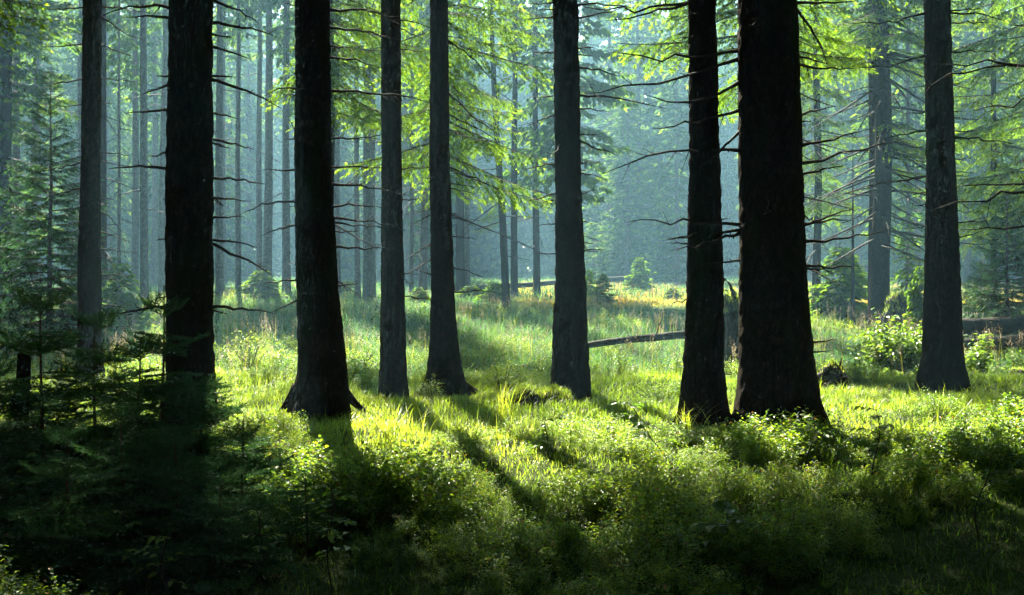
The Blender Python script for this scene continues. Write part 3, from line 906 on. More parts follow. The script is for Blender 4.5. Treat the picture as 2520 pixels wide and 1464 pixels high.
# --- the grey double trunk with drooping dead branches
mid_tree('grey spruce veiled in drooping dead branches, rising beside the mossy root plate', 2167, 785, 46, 26, None, D=33, seed=4,
         boughs=[(4.3, 5.9, 9, 1.5, -1.4, 1.0), (7.5, 12, 34, 2.6, 0, 2 * PI)], dead=(82, 2.3, 8.8, 1.6), bark=M_BARKW, group='spruces with live boughs in the clearing')
mid_tree('thinner grey trunk pressed against the spruce of drooping dead branches', 2147, 780, 24, 22, 8, 1.6, D=34.2, seed=5, crown=FC[0], dead=(10, 2, 8, 1.2), bark=M_BARKW)
mid_tree('slim brown spruce behind the dark green bushy spruce, boughs glowing', 2443, 0, 15, 22, None, D=36, seed=6,
         boughs=[(2.6, 5.2, 22, 2.0, 0, 2 * PI), (5.2, 12, 42, 2.6, 0, 2 * PI)], dead=(8, 1.5, 6, 1), bark=M_BARKW, group='spruces with live boughs in the clearing')
mid_tree('spruce at the frame edge with a curtain of yellow green boughs', 2545, 0, 24, 23, None, D=30, seed=7,
         boughs=[(2.6, 5.5, 26, 2.2, 0, 2 * PI), (5.5, 12, 36, 2.7, 0, 2 * PI)], dead=(8, 1.5, 6, 1), bark=M_BARKW, group='spruces with live boughs in the clearing')
mid_tree('spruce with bright feathery low boughs between the thickest trunk and the dead branches', 2010, 0, 20, 22, None, D=40, seed=8,
         boughs=[(3.5, 7.0, 26, 1.8, 0, 2 * PI), (7, 13, 44, 2.4, 0, 2 * PI)], dead=(20, 1.5, 7, 1.2), bark=M_BARKW, group='spruces with live boughs in the clearing')
mid_tree('dark spruce with a low crown filling the corner behind the tall bushy young spruce', 15, 0, 30, 26, 3.0, 2.3, D=39, seed=44, crown=FCD[0], dead=(6, 1, 4, 1), bark=M_BARKW)
# --- slim trunks at the back of the clearing
mid_tree('slender leaning grey spruce with a single green tuft halfway up', 1246, 762, 19, 17, 9.0, 1.0, D=41, lean=-.052, seed=9, crown=FC[1], dead=(16, 1.8, 8.5, 1.15),
         boughs=[(2.9, 4.4, 7, 1.1, PI - 1.2, PI + 1.2)], bark=M_BARKW)
mid_tree('slim straight grey spruce next to the slender leaning one', 1266, 718, 17, 24, 9.5, 1.5, D=52, seed=10, crown=FC[2], dead=(16, 2, 10, 1.1), bark=M_BARKW)
mid_tree('grey spruce trunk just beside the warm brown trunk, thicker of a close pair', 1132, 718, 22, 25, 7.5, 1.9, D=55, seed=11, crown=FC[3], dead=(14, 2, 9, 1.1), bark=M_BARKW)
mid_tree('thin partner of the close pair of grey trunks behind the warm brown trunk', 1149, 716, 13, 22, 7.5, 1.5, D=57, seed=12, crown=FC[4], dead=(10, 2, 8, 1))
mid_tree('curved grey spruce trunk midway between the two brown trunks', 1040, 720, 20, 25, 8.0, 1.8, D=53, lean=.02, seed=13, crown=FC[5], dead=(16, 2, 8, 1.1))
mid_tree('thin pole spruce between the two brown trunks, nearer the olive one', 1013, 716, 11, 18, 8.0, 1.2, D=52, seed=14, crown=FC[0], dead=(14, 1.6, 7, 1))
mid_tree('hazy spruce trunk beside the mossy dark trunk, first of three', 879, 745, 14, 24, 8.5, 1.6, D=47, seed=15, crown=FC[1], dead=(10, 3, 9, 1))
mid_tree('thicker hazy spruce trunk, middle one of three behind the mossy dark trunk', 904, 748, 22, 26, 9, 1.9, D=46, seed=16, crown=FC[2], dead=(10, 3, 9, 1))
mid_tree('hazy spruce trunk close to the olive trunk, last of three', 918, 738, 12, 23, 9, 1.5, D=49, seed=17, crown=FC[3], dead=(8, 3, 9, 1))
mid_tree('pale blue trunk in bright haze, thinner of the tall twin trunks', 638, 728, 15, 29, 12, 1.9, D=56, seed=18, crown=FC[4], dead=(8, 4, 12, 1))
mid_tree('pale blue trunk in bright haze, thicker of the tall twin trunks', 659, 732, 22, 30, 12, 2.1, D=54, seed=19, crown=FC[5], dead=(8, 4, 12, 1))
mid_tree('pale grey trunk standing in the sunbeams between the two darkest front trunks', 353, 762, 20, 27, 10.5, 2.0, D=41, seed=20, crown=FC[0], dead=(12, 3, 9, 1), bark=M_BARKF)
mid_tree('thin dark trunk in the sunbeams beside the slim greyish trunk', 293, 735, 9, 22, 7.5, 1.6, D=49, seed=21, crown=FC[1], dead=(16, 2, 8, 1.1))
mid_tree('dark trunk half hidden behind the slim greyish trunk', 254, 800, 17, 25, 13, 1.6, D=34, seed=22, crown=FC[2], dead=(10, 2, 7, 1), bark=M_BARKW)
mid_tree('leaning pale trunk close behind the thick black trunk', 398, 738, 17, 26, 9.5, 1.9, D=48, lean=.012, seed=23, crown=FC[3], dead=(6, 3, 9, 1))
mid_tree('pale trunk at the very edge of the frame behind the bushy young spruce', 5, 760, 13, 25, 6.5, 2.4, D=40, seed=24, crown=FCL[0], dead=(8, 2, 7, 1))
mid_tree('hazy trunk in the wide blue gap close to the thick black trunk', 540, 742, 20, 27, 10, 2, D=49, seed=25, crown=FC[4], dead=(6, 3, 9, 1))
mid_tree('hazy trunk in the wide blue gap, halfway to the tall twin trunks', 586, 735, 14, 27, 10, 1.8, D=52, seed=26, crown=FC[5], dead=(6, 3, 9, 1))
mid_tree('hazy trunk in the wide blue gap close to the mossy dark trunk', 704, 730, 20, 27, 9, 2, D=53, seed=27, crown=FC[0], dead=(8, 3, 9, 1))
mid_tree('hazy trunk seen tight along the mossy dark trunk on its sunny meadow side', 830, 738, 15, 26, 9, 1.9, D=50, seed=28, crown=FC[1], dead=(8, 3, 9, 1))
mid_tree('bare dead pole standing in the sunny grass beside the drooping dead branches', 2098, 785, 9, 5.2, None, D=34, seed=30, dead=(4, 1, 4.5, .35), bark=M_BARK, name='dead_pole')

ML = 'spruces standing behind the yellow meadow'
mid_tree('dark foliaged spruce added half hidden behind the straight dark trunk to shade the meadow', 1402, 0, 20, 28, 4.5, 2.3, D=48, seed=50, crown=FC[2], dead=(10, 1.5, 5, 1), bark=M_BARKW, group=ML)  # added behind the trunk so its crown shades the middle meadow
mid_tree('spruce with hanging dark green boughs beside the slim straight grey spruce', 1318, 0, 17, 28, 5.5, 2.2, D=55, seed=51, crown=FC[3], dead=(10, 2, 6, 1), bark=M_BARKW, group=ML)
mid_tree('hazy spruce at the back edge of the yellow meadow, behind the pale sunlit young spruce', 1570, 0, 14, 28, 3.0, 3.0, D=87, seed=52, crown=FCL[0], dead=(8, 1, 4, 1), group=ML)
mid_tree('hazy spruce behind the yellow meadow with bare lower trunk, nearer the golden rimmed trunk', 1624, 0, 15, 29, 5.0, 2.8, D=89, seed=53, crown=FC[4], dead=(8, 1, 5, 1), group=ML)
mid_tree('layered dark green spruce reaching the ground behind the yellow meadow', 1500, 0, 14, 27, .6, 3.6, D=91, seed=54, crown=FCL[1], dead=(0, 1, 4, 1), group=ML)
mid_tree('broad green spruce low at the meadow back, touching the layered dark one', 1545, 0, 12, 14, .4, 2.2, D=80, seed=57, crown=FCL[1], dead=(0, 1, 4, 1), group=ML)
mid_tree('bare grey spruce trunk seen between the thickest trunk and the bare dead pole', 1975, 0, 14, 26, 9, 2.0, D=50, seed=58, crown=FC[5], dead=(24, 1.5, 9, 1.2), group=ML)
mid_tree('hazy blue spruce behind the grey spruce with drooping dead branches', 2235, 0, 14, 26, 3, 2.6, D=58, seed=59, crown=FCL[2], dead=(8, 1, 4, 1), group=ML)
mid_tree('pointed green spruce behind the yellow meadow, midway between straight dark and golden rimmed trunks', 1535, 0, 12, 17, .4, 2.3, D=82, seed=62, crown=FC[1], dead=(0, 1, 4, 1), group=ML)
mid_tree('broad spruce behind the yellow meadow, close against the golden rimmed trunk', 1665, 0, 12, 22, .6, 2.5, D=76, seed=63, crown=FC[3], dead=(0, 1, 4, 1), group=ML)
# ------------------------------------------------------------------ far forest wall
bounds = [221, 466, 785, 966, 1088, 1404, 1730, 1900, 2318]
gapname = ['in the gap outside the slim greyish trunk', 'between the slim greyish trunk and the thick black trunk', 'between the thick black trunk and the mossy dark trunk', 'between the mossy dark trunk and the olive trunk',
           'between the two brown trunks', 'between the warm brown trunk and the straight dark trunk', 'between the straight dark trunk and the golden rimmed trunk', 'beside the thickest trunk',
           'between the thickest trunk and the dark brown trunk', 'in the gap outside the dark brown trunk']
ordn = ['first', 'second', 'third', 'fourth', 'fifth', 'sixth', 'seventh', 'eighth', 'ninth', 'tenth', 'eleventh', 'twelfth', 'thirteenth', 'fourteenth', 'fifteenth', 'sixteenth', 'seventeenth', 'eighteenth', 'nineteenth', 'twentieth'] + ['twenty-' + s for s in ('first', 'second', 'third', 'fourth', 'fifth', 'sixth', 'seventh', 'eighth', 'ninth')] + ['thirtieth'] + ['thirty-' + s for s in ('first', 'second', 'third', 'fourth', 'fifth', 'sixth')]


def edge_D(px):
    return np.interp(px, [-200, 200, 420, 800, 950, 1250, 1340, 1700, 1950, 2250, 2500, 2700], [44, 50, 62, 60, 66, 66, 80, 86, 84, 74, 62, 56])


rf = np.random.default_rng(5)
far = []
for gy_ in np.arange(46, 122, 5.2):
    for gx_ in np.arange(-58, 58, 5.2):
        x = gx_ + rf.uniform(-2.2, 2.2); y = gy_ + rf.uniform(-2.3, 2.3)
        px = 1259.5 + x / y * F
        if px < -150 or px > 2670 or y < edge_D(px):
            continue
        if 1090 < px < 1840 and y < 113:
            continue
        if 180 < px < 900 and y < 100 and rf.random() < .42:
            continue
        far.append((px, y, x))
far.sort()
cnt = {}
for (px, y, x) in far:
    gi = int(np.searchsorted(bounds, px))
    cnt[gi] = cnt.get(gi, 0) + 1
seen = {}
for (px, y, x) in far:
    gi = int(np.searchsorted(bounds, px))
    k = seen.get(gi, 0); seen[gi] = k + 1
    pos = 'only' if cnt[gi] == 1 else ('last' if k == cnt[gi] - 1 and k else ordn[min(k, len(ordn) - 1)])
    H = rf.uniform(25, 31) * (1.0 if y < 95 else 1.05)
    H = min(H, 33)
    if 1130 < px < 1400 and y < 98:
        H = rf.uniform(13, 19)
    bare = px < 900
    zb = rf.uniform(10, 15) if bare else rf.uniform(1.5, 6)
    if y > 82:
        zb = rf.uniform(.2, 2.5)
    root = thing('spruce_tree', '%s hazy spruce from the left %s' % (pos, gapname[gi]), 'spruce tree', (x, y, Gz(x, y)), 'hazy spruces of the far forest wall')
    r = rf.uniform(.13, .24)
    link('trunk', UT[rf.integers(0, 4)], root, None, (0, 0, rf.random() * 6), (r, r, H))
    c = FC[rf.integers(0, 6)] if bare else (FCL[rf.integers(0, 3)] if rf.random() < .6 else FC[rf.integers(0, 6)])
    w = rf.uniform(1.6, 2.5)
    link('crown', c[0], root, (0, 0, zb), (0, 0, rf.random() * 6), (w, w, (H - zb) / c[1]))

# beyond them the wood closes into one hazy mass
g = Geo(); rs = np.random.default_rng(16)
FARM = [crown_far(1800 + k, 28, 0.0, 2.9, .8, .9, .6, .8).arr() for k in range(3)]
for (cx_, cy_) in [(x_, y_) for y_ in (123, 128, 133, 139, 146) for x_ in np.arange(-62, 63, 4.4)]:
    x = cx_ + rs.uniform(-1.4, 1.4); y = cy_ + rs.uniform(-1.5, 1.5)
    g.addgeo(FARM[rs.integers(0, 3)], rmat(rs.random() * 6), (x, y, Gz(x, y) + rs.uniform(0, 1)), rs.uniform(.9, 1.15))
o = link('distant_forest', g.mesh('distant_forest', [M_TWIG, M_FARCROWN]))
o['kind'] = 'stuff'; o['label'] = 'dense hazy spruce forest closing the view behind the clearing'

# ------------------------------------------------------------------ young spruces
def young(label, px, top_y, D, width_px, group='young spruces growing in the clearing', seed=0, H=None):
    bx = X(px, D); gz = Gz(bx, D)
    H = H or (EYE - (top_y - HZ) / F * D - gz)
    root = thing('young_spruce', label, 'young spruce', (bx, D, gz), group)
    rs = np.random.default_rng(seed + abs(int(px)))
    w = width_px / 2 / F * D / 1.15
    link('trunk', UT[seed % 4], root, None, None, (.012 * H, .012 * H, H * .98))
    link('crown', (YCS if H < 2.6 else YC)[seed % 4], root, None, (0, 0, rs.random() * 6), (w, w, H / 4.0))
    return root


def young_boughs(label, px, top_y, D, width_px, n, seed, group='bushy young spruces at the sides of the clearing'):
    bx = X(px, D); gz = Gz(bx, D)
    H = EYE - (top_y - HZ) / F * D - gz
    root = thing('young_spruce', label, 'young spruce', (bx, D, gz), group)
    rs = np.random.default_rng(seed)
    link('trunk', UT[seed % 4], root, None, None, (.055, .055, H))
    R = width_px / 2 / F * D
    for j in range(n):
        f = (j + .5) / n
        z = .15 + (H - .3) * f ** 1.15
        fr = (H - z) / H
        L = R * (fr ** .8 * 1.05 + .05) * rs.uniform(.7, 1.15)
        e = Matrix(rmat(j * 2.4 + rs.uniform(-.4, .4), .15 + .75 * (1 - fr) ** 2 - .1 * fr, rs.uniform(-.2, .2)).tolist()).to_euler()
        s = max(.3, L)
        link('bough', BYG[rs.integers(0, 4)], root, (0, 0, z), tuple(e), s)
    return root


def bough_young(seed):
    g = bough_mid(seed, 1.9, 1.0, .62)
    return g.mesh('bough', [M_TWIG, M_NEEDLE])


BYG = [bough_young(1200 + k) for k in range(4)]
young_boughs('tall bushy young spruce with pointed leader behind the slim greyish trunk', 124, 170, 25, 370, 100, 31)
young_boughs('dark green bushy young spruce in the gap outside the dark brown trunk', 2478, 470, 27, 290, 90, 32)
young_boughs('low broad young spruce beside the dark green bushy one', 2415, 640, 29, 200, 60, 34)
young('pale sunlit young spruce standing alone on the yellow meadow', 1572, 630, 62, 74, seed=1)
young('small dark young spruce in the meadow beside the straight dark trunk', 1484, 672, 44, 66, seed=2)
young('tiny yellow green spruce touching the straight dark trunk', 1450, 662, 52, 44, seed=3)
young('little spruce in the yellow meadow near the golden rimmed trunk', 1655, 705, 50, 60, seed=0)
young('spreading sunlit young spruce beside the bare dead pole', 2066, 600, 36, 175, seed=1)
young('second spreading young spruce leaning on the bare dead pole', 2092, 628, 38, 130, seed=2)
young('small spruce at the foot of the slender leaning trunk', 1215, 690, 46, 90, seed=3)
young('hazy young spruce before the tall twin trunks', 640, 660, 47, 120, seed=0)
young('hazy young spruce by the close pair of grey trunks', 1160, 700, 50, 90, seed=1)
young('low young spruce between the two brown trunks', 1030, 706, 46, 70, seed=2)
young('young spruce at the forest edge behind the mossy dark trunk', 855, 690, 55, 80, seed=3)
young('young spruce at the forest edge under the blue gap', 560, 705, 50, 80, seed=2)
young('shaded young spruce at the base of the bushy tall one', 300, 640, 32, 150, seed=1)
young('fresh green spruce beside the grey trunk with drooping dead branches', 2262, 640, 30, 90, seed=0)
young('young spruce behind the dark brown trunk', 2230, 520, 40, 120, seed=3)
young('tall young spruce in the haze beyond the yellow meadow', 1530, 470, 86, 130, seed=2)
young('middle sized young spruce in the haze beyond the yellow meadow', 1640, 520, 84, 110, seed=0)
young('young spruce in the haze close to the straight dark trunk', 1460, 540, 82, 120, seed=1)

# ------------------------------------------------------------------ dark spruce saplings close to the camera
BN = [bough_near(1500 + k).mesh('branch', [M_TWIG, M_NEEDLE]) for k in range(6)]


def sapling(label, px, top_y, D, spread, n_whorl, seed, lead=.09):
    bx = X(px, D); gz = Gz(bx, D)
    H = EYE - (top_y - HZ) / F * D - gz
    root = thing('spruce_sapling', label, 'spruce sapling', (bx, D, gz), 'dark spruce saplings close to the viewer')
    rs = np.random.default_rng(seed)
    g = Geo()
    n = 12
    t = np.linspace(0, 1, n)
    q = np.stack([.03 * np.sin(t * 4 + seed) * t * (1 - t), .02 * np.sin(t * 3 + seed), -.05 + (H - .0 + .05) * t], 1)
    tube(g, q, np.linspace(.017, .003, n) * (H / 1.3) ** .5, 7, 0)
    needle_axis(g, q[-4:], 420, .017, .0028, 1, rs, (.2, .7), flat=1)
    link('stem', g.mesh('stem', [M_TWIG, M_NEEDLE], False), root)
    zs = H - lead - np.cumsum(np.concatenate([[0], np.linspace(.235, .14, n_whorl - 1)])) * (H / 1.35) ** .5
    for w, z in enumerate(zs):
        if z < .05:
            break
        f = (H - z) / H
        L = spread * min(1, .32 + .9 * f)
        if w == 0:
            L = spread * .36
        nb = rs.integers(5, 8)
        off = rs.random() * 6
        for b in range(nb):
            pit = (.75 if w == 0 else .42 if w == 1 else .22 - .4 * f) + rs.uniform(-.12, .12)
            e = Matrix(rmat(off + b * 2 * PI / nb + rs.uniform(-.25, .25), pit, rs.uniform(-.25, .25)).tolist()).to_euler()
            link('branch', BN[rs.integers(0, 6)], root, (0, 0, z + rs.uniform(-.02, .02)), tuple(e), L * rs.uniform(.75, 1.15) / .5)
        if w >= 1:
            for b in range(7):
                e = Matrix(rmat(rs.random() * 6.3, .1 - .35 * f + rs.uniform(-.15, .15), rs.uniform(-.3, .3)).tolist()).to_euler()
                link('branch', BN[rs.integers(0, 6)], root, (0, 0, z + rs.uniform(.04, .14)), tuple(e), L * rs.uniform(.5, 1.0) / .5)
    return root


sapling('spruce sapling with bare upper stem and star shaped top, tallest in the corner', 102, 728, 7.2, .62, 9, 1, .10)
sapling('spruce sapling with twin upright shoots before the slim greyish trunk', 236, 768, 7.7, .55, 8, 2, .12)
sapling('spruce sapling between the greyish and thick black trunks, lower than its neighbours', 346, 830, 7.3, .55, 7, 3, .13)
sapling('spruce sapling with long leader standing before the thick black trunk', 402, 702, 8.0, .6, 8, 4, .2)
sapling('broad spruce sapling hugging the base of the thick black trunk', 490, 935, 8.4, .62, 6, 5, .1)
sapling('spruce sapling cut by the frame edge', -25, 900, 7.0, .6, 7, 6, .1)
sapling('small spruce sapling low in the mass under the twin upright shoots', 300, 1010, 6.6, .52, 6, 7, .08)
sapling('small spruce sapling below the star topped one', 170, 1060, 6.3, .5, 5, 8, .08)
sapling('spruce sapling at the end of the dark mass facing the bilberries', 600, 1050, 7.4, .5, 5, 9, .1)
sapling('small upright spruce sapling among the bilberries beside the dark mass', 688, 1100, 7.9, .3, 4, 10, .07)
sapling('tiny spruce sapling standing in the bilberries', 790, 1185, 7.4, .26, 4, 11, .06)
sapling('spruce sapling in the lowest part of the dark mass', 430, 1080, 6.6, .5, 5, 12, .08)
sapling('tiny spruce seedling beside the tiny sapling in the bilberries', 752, 1170, 7.0, .24, 3, 13, .06)
sapling('sparse spruce sapling poking up at the edge of the bilberries far across', 2470, 1105, 8.6, .32, 4, 14, .06)
sapling('short spruce sapling in the deepest shade before the mass', 545, 1180, 6.5, .45, 4, 15, .06)

# ------------------------------------------------------------------ unseen spruces added beside and behind the viewer to block sky and sun
SUR = [crown_far(1700 + k, 24, 0.0, 3.4, .8, 1.0, .6, .6).arr() for k in range(3)]
g = Geo(); rs = np.random.default_rng(15)
for (cx_, cy_) in [(x_, y_) for y_ in np.arange(-13, 44, 4.8) for x_ in np.arange(-30, 31, 4.8)]:
    x = cx_ + rs.uniform(-1.6, 1.6); y = cy_ + rs.uniform(-1.6, 1.6)
    near_edge = abs(x) < .42 * max(y, 0) + (5.7 if x > 0 else 7.7)
    if y > -2.0 and abs(x) < .42 * max(y, 0) + 2.4:
        continue
    if near_edge and y > 13:
        continue
    if y < -20 and abs(x) > 22:
        continue
    k = rs.integers(0, 3)
    zb = rs.uniform(7.2, 8.5) if near_edge and y > -4 else rs.uniform(1.2, 3.5)
    gz = Gz(x, y)
    g.addgeo(SUR[k], rmat(rs.random() * 6), (x, y, gz + zb), rs.uniform(.9, 1.1))
    r = rs.uniform(.16, .24)
    if near_edge and y > -1 and abs(x) < .42 * y + 2.6:
        continue
    tube(g, [[x, y, gz - .2], [x, y, gz + 2], [x, y, gz + zb + 12]], [r * 1.2, r, r * .5], 8, 2)
o = link('light_blocking_forest', g.mesh('light_blocking_forest', [M_TWIG, M_FARCROWN, M_BARK]))
o['kind'] = 'stuff'; o['label'] = 'unseen spruce wood added beside and behind the viewer to block light'

# ================================================================== STUMPS, LOGS, SHRUBS
def lump(seed, rx, ry, rz, mats, mossy=True, n=48, rough=.22):
    th = np.linspace(0, 2 * PI, n, endpoint=False); ph = np.linspace(-.25 * PI, PI / 2, n // 2)
    TH, PH = np.meshgrid(th, ph)
    dx, dy, dz = np.cos(PH) * np.cos(TH), np.cos(PH) * np.sin(TH), np.sin(PH)
    r = 1 + rough * vnoise(dx * 2.2 + seed, dy * 2.2, dz * 2.2, seed) + rough * .5 * vnoise(dx * 6 + seed, dy * 6, dz * 6, seed + 1)
    V = np.stack([dx * r * rx, dy * r * ry, dz * r * rz], 2).reshape(-1, 3)
    m_ = len(ph)
    i = np.arange(m_ - 1)[:, None] * n; j = np.arange(n)[None]; j2 = (j + 1) % n
    A_ = (i + j).ravel(); B_ = (i + j2).ravel(); C_ = (i + n + j2).ravel(); D_ = (i + n + j).ravel()
    T = np.concatenate([np.stack([A_, B_, C_], 1), np.stack([A_, C_, D_], 1)])
    g = Geo(); g.add(V, T, 0, .4)
    return g, V


def moss_cap(g, V, zmin, seed, n, ln=.03):
    """short moss and grass tufts growing on the upper side"""
    rs = np.random.default_rng(seed)
    up = V[V[:, 2] > zmin]
    b = up[rs.integers(0, len(up), n)] + rs.normal(size=(n, 3)) * .012
    blade_batch(g, b, rs.random(n) * 2 * PI, ln * rs.uniform(.5, 1.6, n), rs.uniform(.2, .9, n), np.full(n, .006), 1, rs.random(n), 2)


def stump(name, label, cat, px, base_y, D, rx, ry, rz, seed, moss=None, sticks=(), group=None):
    bx = X(px, D); gz = Gz(bx, D)
    root = thing(name, label, cat, (bx, D, gz), group)
    g, V = lump(seed, rx, ry, rz, None)
    link('body', g.mesh('body', [M_SOIL], True), root)
    if moss:
        g2 = Geo(); moss_cap(g2, V, rz * moss[0], seed, moss[1], moss[2])
        link('moss', g2.mesh('moss', [M_MOSS, M_GRASS]), root)
    for j, (a, b, r) in enumerate(sticks):
        link('root', dead_branch_geo(a, b, r, seed * 10 + j, .1, 2, .08).mesh('root', [M_DEAD], True), root)
    return root


stump('mossy_stump', 'dark hollow stump with a bright moss cushion on top, before the straight dark trunk', 'stump', 1290, 1000, 13.2, .24, .2, .20, 3, (.45, 1500, .035))
stump('mossy_mound', 'low mossy mound beside the hollow stump, grass on its top', 'mound', 1360, 985, 13.8, .26, .25, .15, 4, (.3, 1500, .05))
stump('broken_stump', 'dark broken stump with jutting sticks beside the thickest trunk', 'stump', 2046, 950, 15.6, .22, .25, .32, 5, (.7, 500, .03),
      [((0, 0, .25), (.32, -.1, .12), .012), ((-.05, -.1, .05), (.15, -.35, .22), .012), ((.1, 0, .3), (.13, 0, .42), .02)])
stump('root_plate', 'tall dark upturned root plate seen between the golden rimmed trunk and the thickest trunk', 'root plate', 1806, 850, 22, .30, .35, 1.45, 6, (.75, 900, .09),
      [((0, 0, 1.35), (-.16, 0, 1.72), .05), ((-.16, 0, 1.70), (-.33, 0, 1.76), .03), ((-.1, 0, 1.5), (-.38, .1, 1.5), .015)])
stump('root_plate', 'mossy upturned root plate at the foot of the grey spruce', 'root plate', 2218, 790, 31.5, .55, .45, 1.0, 7, (.6, 1500, .1),
      [((.2, 0, .6), (.95, -.1, .75), .04), ((.1, -.3, .3), (.55, -.6, .7), .02)])
stump('dark_stump', 'small dark stump in the sunny grass at the frame edge', 'stump', 2505, 905, 18.5, .19, .2, .2, 8, (.8, 300, .03))
# snapped stem standing in the corner
D = 9.2; bx = X(55, D); gz = Gz(bx, D)
root = thing('broken_snag', 'snapped dark stem standing behind the star topped sapling', 'snag', (bx, D, gz))
g = Geo(); zt = EYE - (862 - HZ) / F * D - gz
tube(g, [[-.03, 0, -.1], [-.02, 0, .3], [0, .01, zt * .7], [.015, 0, zt - .03], [.02, 0, zt + .01]], [.07, .058, .052, .05, .02], 12)
link('stem', g.mesh('stem', [M_BARK], True), root)
for j, (a, b) in enumerate([((0, 0, zt - .05), (-.05, 0, zt + .05)), ((0, 0, zt - .05), (.07, 0, zt + .06)), ((0, 0, .4), (.2, 0, .32))]):
    link('splinter', dead_branch_geo(a, b, .015, 60 + j).mesh('splinter', [M_DEAD], True), root)


def log(label, p0, p1, r0, r1, mat, seed, group='fallen trunks lying in the clearing', stubs=4):
    a = np.array(p0, float); b = np.array(p1, float)
    root = thing('fallen_log', label, 'fallen log', a, group)
    n = 40; t = np.linspace(0, 1, n); rs = np.random.default_rng(seed)
    q = (b - a)[None] * t[:, None]
    q[:, 2] += .05 * vnoise(t * 3, t * 0, seed=seed)
    g = Geo(); r = r0 + (r1 - r0) * t
    tube(g, q, r * (1 + .06 * vnoise(t * 20, t * 0, seed=seed + 1)), 16)
    link('trunk', g.mesh('trunk', [mat], True), root)
    for j in range(stubs):
        p = q[rs.integers(4, n - 2)]
        d = np.array([rs.uniform(-.3, .3), rs.uniform(-.5, .5), 1]) * rs.uniform(.25, .7)
        link('branch_stub', dead_branch_geo(p, p + d, .015, seed * 7 + j, 0, 1).mesh('branch_stub', [M_DEAD], True), root)


log('grey fallen log sloping across the meadow between straight dark and golden rimmed trunks', P(1400, 850, 25), P(1800, 812, 27), .06, .10, M_LOG, 1, stubs=1)
log('big pale fallen trunk past the dark brown trunk', P(2290, 806, 26), P(2720, 785, 26), .17, .24, M_LOG, 2)
log('second fallen trunk lying under the big pale one', P(2300, 850, 24.5), P(2720, 825, 24.5), .10, .2, M_LOG, 3)
log('thin bleached log across the yellow meadow before the straight dark trunk', P(1090, 712, 58), P(1400, 692, 62), .14, .12, M_LOG, 4, stubs=3)
log('bleached log at the back of the yellow meadow', P(1480, 690, 74), P(1800, 668, 78), .16, .14, M_LOG, 5, stubs=3)


def shrub(name, label, cat, px, top_y, D, w, h, nl, leaf, seed, nstem=12, group=None, var=(.3, .9)):
    bx = X(px, D); gz = Gz(bx, D)
    root = thing(name, label, cat, (bx, D, gz), group)
    rs = np.random.default_rng(seed)
    for s in range(nstem):
        g = Geo(); gl = Geo()
        a = rs.random() * 2 * PI; out = w * .5 * rs.uniform(.15, 1); hh = h * rs.uniform(.55, 1.05) * (1 - .35 * (out / (w * .5)) ** 2)
        t = np.linspace(0, 1, 7)
        q = np.stack([math.cos(a) * out * t ** 1.1, math.sin(a) * out * t ** 1.1, -.05 + hh * t - .1 * out * t ** 3], 1)
        tube(g, q, np.linspace(.008, .003, 7), 4, 0)
        k = nl // nstem
        u = rs.uniform(.2, 1, k)
        p = np.stack([np.interp(u, t, q[:, c]) for c in range(3)], 1) + rs.normal(size=(k, 3)) * np.array([.13, .13, .08]) * (w / 1.2)
        add_leaves(gl, p, rs.random(k) * 6.3, rs.uniform(-.7, .5, k), rs.uniform(-.5, .5, k), leaf * rs.uniform(.6, 1.2, k), .5, 1, rs.uniform(var[0], var[1], k))
        g.addgeo(gl)
        link('leafy_stem', g.mesh('leafy_stem', [M_STEM, M_LEAF]), root)
    return root


shrub('leafy_shrub', 'rounded leafy green shrub growing beside the dark brown trunk', 'shrub', 2205, 760, 21, 1.3, 1.2, 4400, .10, 1, 26)
shrub('leafy_shrub', 'small bright leafy shrub past the dark brown trunk, before the fallen trunks', 'shrub', 2408, 790, 20.5, .7, .95, 900, .095, 2, 12)
shrub('leafy_shrub', 'low leafy shrub at the frame edge below the fallen trunks', 'shrub', 2500, 840, 21, .9, .55, 800, .08, 3, 12, var=(0, .6))
shrub('flowering_herb', 'tall pale yellow herb in the sunlit grass beside the thick black trunk', 'herb', 612, 790, 21.5, 1.1, .95, 1100, .05, 4, 26, var=(.8, 1))
shrub('bilberry_bush', 'bright bilberry bush growing beside the warm brown trunk', 'bush', 1062, 920, 14.2, .45, .42, 900, .03, 5, 14, var=(.5, 1))
shrub('leafy_shrub', 'bright leafy bush on the bank between the warm brown trunk and the hollow stump', 'shrub', 1236, 915, 14.8, .55, .5, 600, .045, 6, 12, var=(.5, 1))
shrub('leafy_shrub', 'small bush on the bank touching the golden rimmed trunk', 'shrub', 1620, 900, 14.8, .8, .42, 900, .035, 7, 14, var=(.2, .8))


